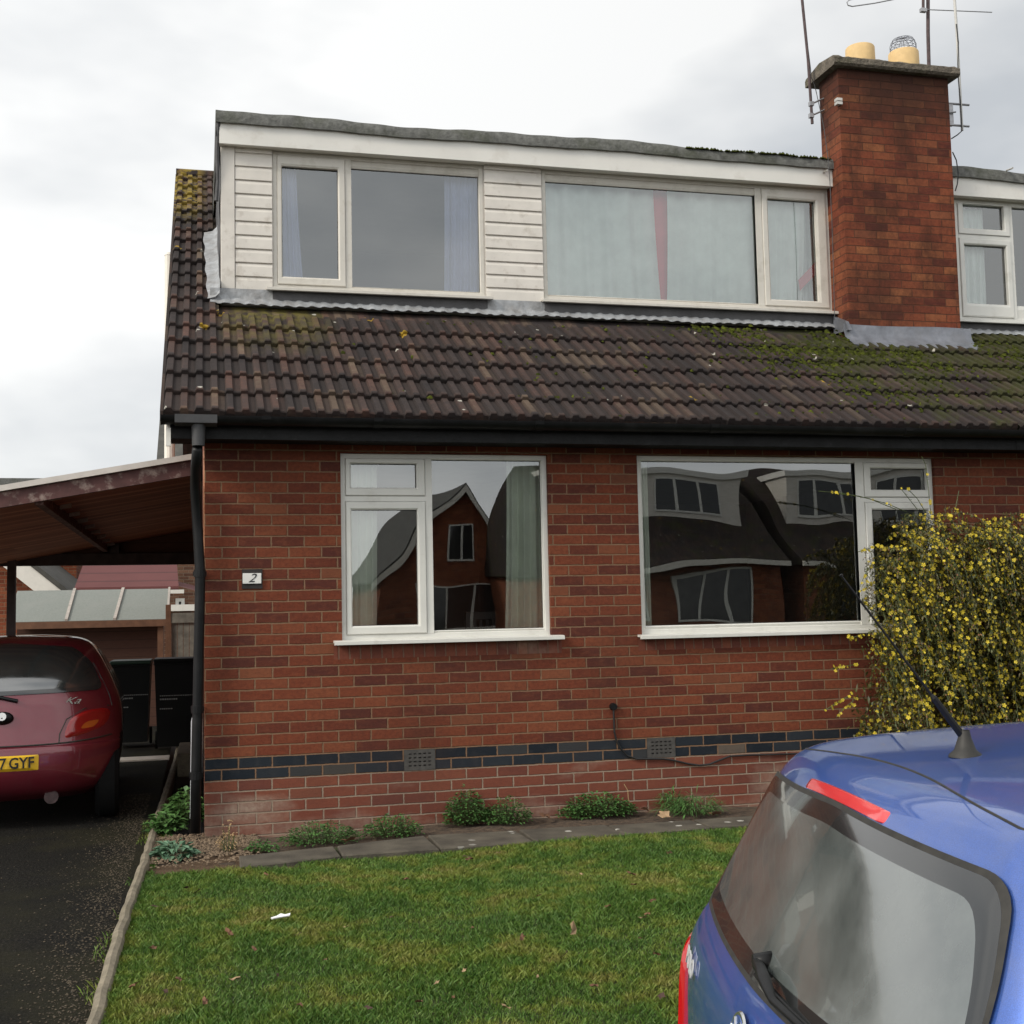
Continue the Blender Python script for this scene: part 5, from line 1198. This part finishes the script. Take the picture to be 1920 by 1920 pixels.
# roof aerial, leaning back
def roofz(x):
    zs = cb.f[:, 0]; xr = cb.f[:, 1]; i = np.argmax(xr); return float(np.interp(x, xr[30:i+1], zs[30:i+1]))
ab = Vector((.42, 0, roofz(.42)-.002))
m = MB(); m.lathe(ab, [(.028, 0), (.027, .004), (.018, .012), (.011, .032), (.0085, .045)], 20); aer = m.build('roof_aerial', 'rubber', blue, smooth=True)
tip = ab+Vector((-.20, -.0, .31)); dvec = tip-(ab+Vector((-.0, 0, .03)))
m = MB(); s0 = ab+Vector((-.0, 0, .03)); m.tube([s0, s0+dvec*.25, s0+dvec*.27, s0+dvec], [.0070, .0055, .0024, .0018], 8); m.tube([s0+dvec, s0+dvec*1.01], .0032, 8); m.build('aerial_rod', 'blackpl', aer)
# gutter strips along the roof
for sg_ in (1, -1):
    m = MB(); P = []
    for x in np.linspace(.62, 1.60, 14): P.append((x, sg_*.535, float(np.interp(.535, cb.f[-40:, 3][::-1], cb.f[-40:, 0][::-1]))+.002))
    m.tube(P, .006, 6); m.build('roof_strip', 'rubber', body)
# ---- maroon small hatchback under the carport
red = thing('maroon_hatchback', 'rounded maroon hatchback parked under the carport, yellow rear plate', 'car', (-1.395, .80, -.01), rad(93), local=True)
LR = [(.20, .16, 3.40, .68), (.27, .05, 3.52, .755), (.38, .0, 3.60, .79), (.52, .0, 3.62, .81), (.58, .012, 3.61, .815), (.60, .03, 3.60, .815), (.70, .05, 3.50, .815), (.80, .07, 3.30, .81), (.90, .09, 3.0, .79), (.98, .115, 2.8, .76), (1.06, .16, 2.66, .725), (1.14, .225, 2.5, .685), (1.22, .31, 2.33, .64), (1.29, .42, 2.12, .585), (1.335, .56, 1.9, .52), (1.36, .74, 1.7, .42), (1.378, .98, 1.5, .2)]
cr = Car(LR, .16, .34, .50)
sw = [[(1.25, .93), (2.75, .93), (2.2, 1.24), (1.35, 1.28)], [(.72, .96), (1.15, .93), (1.28, 1.26), (.95, 1.24)]]
rb = build_car(red, cr, 'maroon', None, None, None, sw, (.52, 2.96))
rg = rpoly([(-.68, .965), (0, .955), (.68, .965), (.60, 1.16), (.46, 1.285), (0, 1.325), (-.46, 1.285), (-.60, 1.16)], .06)
cr.annulus(shrink(rg, .03), rg, .006).build('window_border', 'cborder', red, smooth=True); cr.patch(shrink(rg, .03), .006, rings=16).build('rear_window', 'cglass_dark', red, smooth=True)
for sg_ in (1, -1):
    tl = rpoly([(sg_*.40, .625), (sg_*.56, .655), (sg_*.70, .70), (sg_*.745, .80), (sg_*.70, .835), (sg_*.56, .83), (sg_*.44, .77)], .05)
    cr.patch(tl, .010, rings=5, th=.014).build('tail_light', 'darklens', red, smooth=True)
    ti = rpoly([(sg_*.52, .69), (sg_*.62, .70), (sg_*.66, .75), (sg_*.56, .74)], .03); cr.patch(ti, .0125, rings=3).build('indicator', 'amber', red, smooth=True)
    cr.line([(sg_*.74, .84), (sg_*.72, .92), (sg_*.66, 1.05), (sg_*.60, 1.16)], .0, .005).build('tailgate_gap', 'rubber', rb)
    cr.line([(sg_*.38, .60), (sg_*.385, .67), (sg_*.43, .77), (sg_*.55, .838), (sg_*.72, .845)], .001, .004).build('tailgate_gap', 'rubber', rb)
cr.line([(a, .60+.04*(abs(a)/.8)**3) for a in np.linspace(-.74, .74, 26)], .002, .006).build('bumper_gap', 'rubber', rb)
pl = rpoly([(-.26, .425), (.26, .425), (.26, .538), (-.26, .538)], .01, 3, 8); plate = cr.patch(pl, .014, rings=3, th=.016).build('number_plate', 'yellowplate', red)
TXR = Matrix(((0, 0, -1, cr.rear(.06, .48)-.020), (-1, 0, 0, .0), (0, 1, 0, .482), (0, 0, 0, 1)))
def rtext(t, size, y, z, o, mat, par, nm, **k):
    M_ = Matrix(((0, 0, -1, cr.rear(y, z)-o), (-1, 0, 0, y), (0, 1, 0, z), (0, 0, 0, 1))); return text(t, size, mat, par, M_, nm, **k)
rtext('7', .108, -.014, .482, .030, 'ink', plate, 'lettering', sx=.85, bold=.002); 
q_ = Matrix(((0.12, 0, -1, cr.rear(-.15, .48)-.026), (-1, 0, 0, -.137), (0, 1, 0, .482), (0, 0, 0, 1)))
text('GYF', .108, 'ink', plate, q_, 'lettering', sx=.86, bold=.002)
rtext('Ka', .07, -.46, .90, .012, 'chrome', red, 'lettering', shear=.6, sx=1.5)
m = MB(); c = Vector((cr.rear(0, .80)-.02, 0, .80)); m.v = []
m.lathe((0, 0, 0), [(.001, -.02), (.045, -.012), (.055, 0), (.045, .012), (.001, .02)], 20)
m.v = [(c.x+z*1.2, c.y+x*1.4, c.z+y*.85) for x, y, z in m.v]; m.build('boot_handle', 'blackpl', red, smooth=True)
m = MB(); disc(m, Vector((cr.rear(0, .81)-.038, 0, .812)), .03, .006, Vector((-1, 0, .1))); m.build('badge', 'chrome', red)
m = MB(); P = [(cr.rear(0, .94)-.02, .0, .94), (cr.rear(-.1, .955)-.025, -.05, .94), (cr.rear(-.14, .98)-.02, -.10, .925)]; m.tube([(cr.rear(.3, 1.0)-.02, .3, 1.02), (cr.rear(.1, .97)-.02, .1, .965), (cr.rear(-.10, .93)-.02, -.10, .915)], [.006, .012, .014], 8); m.build('wiper', 'blackpl', red)
m = MB(); m.tube([(1.9, .2, 1.33), (1.75, .2, 1.62)], .004, 6); m.build('roof_aerial', 'blackpl', red)
m = MB(); m.tube([(.1, -.33, .22), (.35, -.33, .24), (.6, -.3, .26)], .05, 12); m.build('silencer', 'rusty', red)
# ------------------------------------------------------------------ carport
cp = thing('carport', 'timber carport with sloping boarded roof fixed to the left side of the house', 'carport', (-1.6, .6, 0))
yf_, yb_ = .55, 6.9
zr_ = PY(360, 890, yf_).z; zl_ = PY(0, 952, yf_).z; xr_, xl_ = -.06, PY(0, 952, yf_).x
sl_ = (zr_-zl_)/(xr_-xl_); XL_ = -3.3
def cz(x): return zr_+(x-xr_)*sl_
bh = PY(360, 862, yf_).z-zr_
m = MB()
m.add([(XL_, yf_, cz(XL_)), (xr_, yf_, cz(xr_)), (xr_, yf_, cz(xr_)+bh), (XL_, yf_, cz(XL_)+bh), (XL_, yf_+.05, cz(XL_)), (xr_, yf_+.05, cz(xr_)), (xr_, yf_+.05, cz(xr_)+bh), (XL_, yf_+.05, cz(XL_)+bh)], [(0, 1, 2, 3), (7, 6, 5, 4), (0, 4, 5, 1), (3, 2, 6, 7), (1, 5, 6, 2), (0, 3, 7, 4)]); m.build('front_beam', 'beam', cp)
def slopebox(m, xa, xb, ya, yb, h0, h1):
    m.add([(xa, ya, cz(xa)+h0), (xb, ya, cz(xb)+h0), (xb, yb, cz(xb)+h0), (xa, yb, cz(xa)+h0), (xa, ya, cz(xa)+h1), (xb, ya, cz(xb)+h1), (xb, yb, cz(xb)+h1), (xa, yb, cz(xa)+h1)], [(0,3,2,1),(4,5,6,7),(0,1,5,4),(1,2,6,5),(2,3,7,6),(3,0,4,7)])
m = MB(); slopebox(m, XL_, xr_, yf_+.052, yb_, bh*.55, bh*.72); m.build('roof_boards', 'boards', cp)
m = MB(); slopebox(m, XL_-.05, xr_, yf_-.03, yb_+.05, bh+.004, bh+.045); m.build('roof_sheet', 'edge', cp)
xp = PY(75, 945, yf_+.1).x
m = MB(); m.box(xp-.03, xp+.03, yf_+.052, yb_, cz(xp)-.02, cz(xp)+bh*.5); m.build('purlin', 'beam', cp)
m = MB()
for i in range(9): y_ = yf_+.3+i*.72; slopebox(m, xp+.035, xp+.12, y_, y_+.05, bh*.25, bh*.53)
m.build('batten_ends', 'batten', cp)
ps = PY(22, 1090, yb_-.25); zt_ = PY(22, 1060, yb_).z
m = MB(); m.box(ps.x-.045, ps.x+.045, yb_-.3, yb_-.21, -.02, zt_+.1); m.build('post', 'post', cp)
m = MB(); m.box(-3.25, -3.16, yf_+.06, yf_+.15, -.02, cz(-3.2)+.1); m.build('post', 'post', cp)
m = MB(); zb_ = PY(200, 1060, yb_).z; m.box(XL_, xr_, yb_-.05, yb_, zb_, zb_+.14); m.build('rear_beam', 'post', cp)
m = MB(); m.add([(XL_, yb_+.002, zb_+.14), (xr_, yb_+.002, zb_+.14), (xr_, yb_+.002, cz(xr_)+bh*.5), (ps.x-.2, yb_+.002, cz(ps.x-.2)+bh*.5), (XL_, yb_+.002, cz(ps.x-.2)+bh*.2), (XL_, yb_+.03, zb_+.14), (xr_, yb_+.03, zb_+.14), (xr_, yb_+.03, cz(xr_)+bh*.5), (ps.x-.2, yb_+.03, cz(ps.x-.2)+bh*.5), (XL_, yb_+.03, cz(ps.x-.2)+bh*.2)], [(0, 1, 2, 3, 4), (9, 8, 7, 6, 5), (0, 5, 6, 1)]); m.build('gable_infill', 'shedwood', cp)
xm = PY(215, 1040, yb_-.1).x; m = MB(); m.box(xm-.05, xm+.05, yb_-.11, yb_-.052, zb_+.142, cz(xm)+bh*.4); m.build('strut', 'post', cp)
# ------------------------------------------------------------------ shed, gate, bins, step
ys = 9.3
A_ = PY(12, 1165, ys); B_ = PY(312, 1162, ys); ze = (A_.z+B_.z)/2; ysb = ys+1.0; T_ = PY(160, 1106, ysb); x0, x1 = A_.x, B_.x
sh = thing('garden_shed', 'low timber shed with a green grey felt roof behind the carport', 'shed', ((x0+x1)/2, ys, 0))
m = MB(); m.prism([(ys, ze), (ysb, T_.z), (ysb, T_.z-.04), (ys, ze-.03)], 0, x0, x1); m.prism([(ysb+.001, T_.z), (ysb+.9, ze), (ysb+.9, ze-.03), (ysb+.001, T_.z-.04)], 0, x0, x1); m.build('roof', 'shedfelt', sh)
for px_t, px_b in ((140, 124), (231, 215)):
    a, b = PY(px_t, 1108, ysb), PY(px_b, 1160, ys); m = MB()
    m.add([(a.x-.02, ysb, T_.z+.003), (a.x+.02, ysb, T_.z+.003), (b.x+.02, ys, ze+.003), (b.x-.02, ys, ze+.003), (a.x-.02, ysb, T_.z+.028), (a.x+.02, ysb, T_.z+.028), (b.x+.02, ys, ze+.028), (b.x-.02, ys, ze+.028)], [(0,1,2,3),(7,6,5,4),(0,4,5,1),(1,5,6,2),(2,6,7,3),(3,7,4,0)]); m.build('batten', 'batten', sh)
m = MB(); m.prism([(ys-.02, ze+.02), (ysb, T_.z+.025), (ysb, T_.z-.06), (ys-.02, ze-.07)], 0, x1+.001, x1+.03); m.build('bargeboard', 'batten', sh)
m = MB(); m.box(x0, x1, ys-.02, ys-.001, ze-.10, ze-.005); m.build('fascia', 'shedtrim', sh)
m = MB(); m.box(x0+.1, x1-.08, ys+.25, ysb+.8, -.1, ze-.04); m.build('wall', 'shedwood', sh)
m = MB(); m.box(x1-.12, x1-.04, ys+.02, ys+.1, -.1, ze-.031); m.build('post', 'shedtrim', sh)
yg = 8.2; a, b = PY(321, 1148, yg), PY(363, 1148, yg)
gt = thing('garden_gate', 'weathered grey boarded gate between the shed and the house', 'gate', ((a.x+b.x)/2, yg, 0))
x0g, x1g = a.x, max(b.x, -.02); zt = a.z; n = 5; bw = (x1g-x0g)/n
m = MB()
for i in range(n): m.box(x0g+i*bw+.004, x0g+(i+1)*bw-.004, yg, yg+.02, .02, zt-.02)
m.build('boards', 'gatewood', gt)
m = MB(); m.box(x0g, x1g, yg-.022, yg-.001, zt-.14, zt-.01); m.box(x0g, x1g, yg-.022, yg-.001, .25, .37); m.build('rail', 'gatewood', gt)
m = MB(); m.box(x0g-.07, x0g-.004, yg-.03, yg+.05, 0, zt+.1); m.build('gate_post', 'shedtrim', gt)
def bin_(label, pxl, pxr, pyt, y, mat, lidmat, marks=False):
    a, b = PY(pxl, pyt, y), PY(pxr, pyt, y); w_ = (b.x-a.x)/2; cx = (a.x+b.x)/2; h = a.z
    t = thing('wheelie_bin', label, 'bin', (cx, y+.3, 0), group=None)
    m = MB(); z0, z1 = .06, h-.07; k = .82
    v = [(cx-w_*k, y+.06, z0), (cx+w_*k, y+.06, z0), (cx+w_*k, y+.52, z0), (cx-w_*k, y+.52, z0), (cx-w_*.96, y, z1), (cx+w_*.96, y, z1), (cx+w_*.96, y+.62, z1), (cx-w_*.96, y+.62, z1)]
    m.add(v, [(0,3,2,1),(4,5,6,7),(0,1,5,4),(1,2,6,5),(2,3,7,6),(3,0,4,7)]); m.box(cx-w_, cx+w_, y-.015, y+.65, z1, z1+.03, .01); m.build('body', mat, t)
    m = MB(); m.box(cx-w_*1.02, cx+w_*1.02, y-.03, y+.66, h-.038, h, .014); m.tube([(cx-w_*.8, y+.69, h-.03), (cx+w_*.8, y+.69, h-.03)], .014, 8); m.build('lid', lidmat, t)
    for s_ in (-1, 1): m = MB(); m.tube([(cx+s_*w_*.86, y+.5, .1), (cx+s_*w_*.98, y+.5, .1)], .10, 16); m.build('wheel', 'tyre', t)
    if marks:
        m = MB(); R = random.Random(3)
        for r_, (z, n, hh) in enumerate(((.60, 16, .010), (.56, 8, .016), (.46, 6, .012))):
            x = cx-w_*.7
            for i in range(n): d = R.uniform(.012, .022); f = (h*z-z0)/(z1-z0); yy = y+.06*(1-f)-.003; m.box(x, x+d, yy-.002, yy, h*z*1., h*z+hh); x += d+.006
        m.build('lettering', 'binmark', t)
    return t
bin_('black wheelie bin nearest the house wall', 288, 366, 1236, 5.7, 'bin', 'bin', True)
bin_('wheelie bin with a green lid beside the maroon car', 206, 283, 1240, 6.4, 'bin', 'greenbin', True)
# concrete step
a = PZ(322, 1418, 0); m = MB(); m.box(-.24, -.02, 3.6, 4.7, -.02, .20, .01); tag(m.build('step', 'concrete'), 'small concrete step at the side of the house', 'step')
m = MB(); m.box(-1.35, -.35, 5.05, 5.35, -.011, .01, .004); tag(m.build('paving_slab', 'edge'), 'pale slab lying across the drive in front of the bins', 'paving slab')
# ------------------------------------------------------------------ houses beyond the carport
def win_simple(par, x0, x1, z0, z1, y, nx=2, fr='upvc', s=1):
    m = MB(); m.xring(x0, x1, z0, z1, [(0, y+.05*s), (0, y-.02*s), (.06, y-.02*s), (.06, y+.02*s)])
    for i in range(1, nx): xx = x0+(x1-x0)*i/nx; m.box(xx-.04, xx+.04, y-.018*s, y+.02*s, z0+.061, z1-.061)
    o = m.build('window', fr, par); m = MB(); m.add([(x0+.03, y, z0+.03), (x1-.03, y, z0+.03), (x1-.03, y, z1-.03), (x0+.03, y, z1-.03)], [(0, 1, 2, 3)]); m.build('pane', 'cborder', o); return o
yh = 17.0
g0 = PY(60, 1062, yh); g1 = PY(118, 1108, yh)
h1 = thing('gable_house', 'orange brick gable house with white bargeboard seen beneath the carport', 'house', (g0.x-3, yh, 0))
slp = (g0.z-g1.z)/(g1.x-g0.x); ax = g0.x-2.6; az = g0.z+2.6*slp; exx = g1.x+.2; ez = g1.z-.2*slp
lx = 2*ax-exx
m = MB(); m.prism([(lx+.3, -.3), (exx-.15, -.3), (exx-.15, ez+.02), (ax, az-.12), (lx+.3, ez+.02)], 1, yh, yh+8); m.build('wall', 'far_brick', h1)
m = MB(); m.prism([(ax, az), (exx, ez), (exx, ez-.42), (ax, az-.42)], 1, yh-.3, yh-.26); m.prism([(ax-.001, az), (lx, ez), (lx, ez-.42), (ax-.001, az-.42)], 1, yh-.3, yh-.26); m.build('bargeboard', 'whitebarge', h1)
m = MB(); m.prism([(ax, az+.005), (exx+.9, ez-.9*slp+.005), (exx+.9, ez-.9*slp+.12), (ax, az+.12)], 1, yh-.32, yh+8.3); m.prism([(ax-.001, az+.005), (lx-.3, ez-.3*slp+.005), (lx-.3, ez-.3*slp+.12), (ax-.001, az+.12)], 1, yh-.32, yh+8.3); m.build('roof', 'fartile', h1)
# long house further back with a flat dormer above the carport and red roof on the right
yq = 24.0
dl = PY(-200, 897, yq); dr = PY(150, 897, yq); fb = PY(0, 925, yq)
h2 = thing('far_house', 'far house showing a flat roofed dormer edge above the carport beam', 'house', (dl.x, yq, 0))
m = MB(); m.box(dl.x, dr.x, yq, yq+4, dr.z-.16, dr.z, .01); m.build('flat_roof', 'felt', h2); m = MB(); m.box(dl.x, dr.x-.05, yq+.03, yq+.3, fb.z-.4, dr.z-.161); m.build('fascia', 'fascia_white', h2); m = MB(); m.box(dl.x, dr.x-.1, yq+.31, yq+4, -.3, fb.z); m.build('wall', 'far_brick', h2)
h3 = thing('red_roofed_house', 'brown brick bungalow with a dark red tiled roof behind the shed', 'house', (-1, 15.5, 0))
y3 = 15.5; a = PY(170, 1066, y3+2.2); b = PY(329, 1066, y3+2.2); c = PY(190, 1096, y3); d = PY(365, 1113, y3)
m = MB(); m.add([(a.x, y3+2.2, a.z+.5), (b.x, y3+2.2, a.z+.5), (b.x+.1, y3, c.z-.05), (a.x-.1, y3, c.z-.05), (a.x, y3+2.2, a.z+.4), (b.x, y3+2.2, a.z+.4), (b.x+.1, y3, c.z-.15), (a.x-.1, y3, c.z-.15)], [(0, 1, 2, 3), (7, 6, 5, 4), (3, 2, 6, 7), (1, 5, 6, 2), (0, 3, 7, 4)]); 
m.add([(b.x+.1, y3+.02, c.z-.05), (b.x, y3+2.2, c.z+.12), (1.5, y3+2.2, c.z-.45), (1.5, y3, c.z-.62)], [(0, 1, 2, 3), (3, 2, 1, 0)]); m.build('roof', 'redtile', h3)
m = MB(); m.box(a.x-.3, 1.6, y3-.12, y3-.02, c.z-.52, c.z-.40); m.box(a.x-.2, b.x+.2, y3-.14, y3-.03, c.z-.19, c.z-.12); m.build('gutter', 'whitebarge', h3)
m = MB(); m.box(a.x-.2, 1.5, y3+.1, y3+2., -.3, c.z-.52); m.build('wall', 'brown_brick', h3)
win_simple(h3, PY(329, 1120, y3).x, PY(346, 1120, y3).x, PY(330, 1141, y3).z, PY(330, 1122, y3).z, y3+.05, 1); 
h4 = thing('brown_house', 'tall brown brick house wall right of the red roof', 'house', (1, 21, 0))
a = PY(310, 1040, 21); m = MB(); m.box(a.x, 6, 21, 27, -.3, 5.0); m.build('wall', 'brown_brick', h4); m = MB(); m.prism([(20.7, 5.01), (24, 7), (27.3, 5.01)], 0, a.x-.2, 6.2); m.build('roof', 'fartile', h4)
# ------------------------------------------------------------------ houses across the road (mirrored in the panes)
def opp_semi(x0, x1, yw, label, cladx):
    t = thing('dormer_house', label, 'house', ((x0+x1)/2, yw, 0)); T = math.tan(SL); s_ = -1
    m = MB(); m.box(x0, x1, yw-9, yw, -.3, 2.7); m.build('wall', 'far_brick', t)
    m = MB(); m.prism([(yw+.35, 2.72), (yw-4.7, 2.72+5.05*T), (yw-9.4, 2.72), (yw-9.3, 2.6), (yw+.3, 2.6)], 0, x0-.2, x1+.2); m.build('roof', 'tile', t)
    m = MB(); m.box(x0+.3, cladx, yw-4.5, yw-1.6, 3.7, 5.5); m.build('dormer', 'clad', t)
    m = MB(); m.box(x0+.2, cladx+.1, yw-4.6, yw-1.5, 5.501, 5.72); m.build('fascia', 'fascia_white', t)
    m = MB(); m.box(x0-.2, x1+.2, yw+.35, yw+.45, 2.55, 2.70); m.build('gutter', 'whitebarge', t)
    for xa, xb in ((x0+.8, x0+2.6), (x0+3.3, x0+5.4)):
        for zz0, zz1, yy in ((1.2, 2.45, yw+.02), (4.2, 5.35, yw-1.58)):
            win_simple(t, xa, xb, zz0, zz1, yy, 3, s=-1)
    return t
opp_semi(9.8, 16.4, -24, 'brick dormer house across the road mirrored in the picture window', 15.8)
opp_semi(17.2, 23.8, -24, 'second dormer house across the road, further right in the reflection', 23.2)
def opp_gable(xc, yw, hw, zr, label):
    t = thing('gable_house', label, 'house', (xc, yw, 0)); ze_ = 2.6
    m = MB(); m.prism([(xc-hw, -.3), (xc+hw, -.3), (xc+hw, ze_), (xc, zr), (xc-hw, ze_)], 1, yw, yw-8); m.build('wall', 'far_brick', t)
    e = .35; k = (zr-ze_)/hw
    for s_ in (1, -1):
        m = MB(); m.prism([(xc, zr+.12), (xc+s_*(hw+e), ze_-e*k+.12), (xc+s_*(hw+e), ze_-e*k-.18), (xc, zr-.18)], 1, yw+.3, yw+.34); m.build('bargeboard', 'whitebarge', t)
        m = MB(); m.prism([(xc, zr+.13), (xc+s_*(hw+e), ze_-e*k+.13), (xc+s_*(hw+e), ze_-e*k+.2), (xc, zr+.2)], 1, yw+.32, yw-8.2); m.build('roof', 'fartile', t)
    win_simple(t, xc-1.6, xc+1.6, 1.0, 2.3, yw+.02, 3, s=-1); win_simple(t, xc-.5, xc+.5, 3.2, 4.2, yw+.02, 2, s=-1)
    return t
opp_gable(8.6, -33, 2.6, 5.9, 'gable fronted brick house across the road mirrored in the lower left window')
opp_gable(-6, -25, 4.5, 5.2, 'wide gabled house across the road, left of the others')
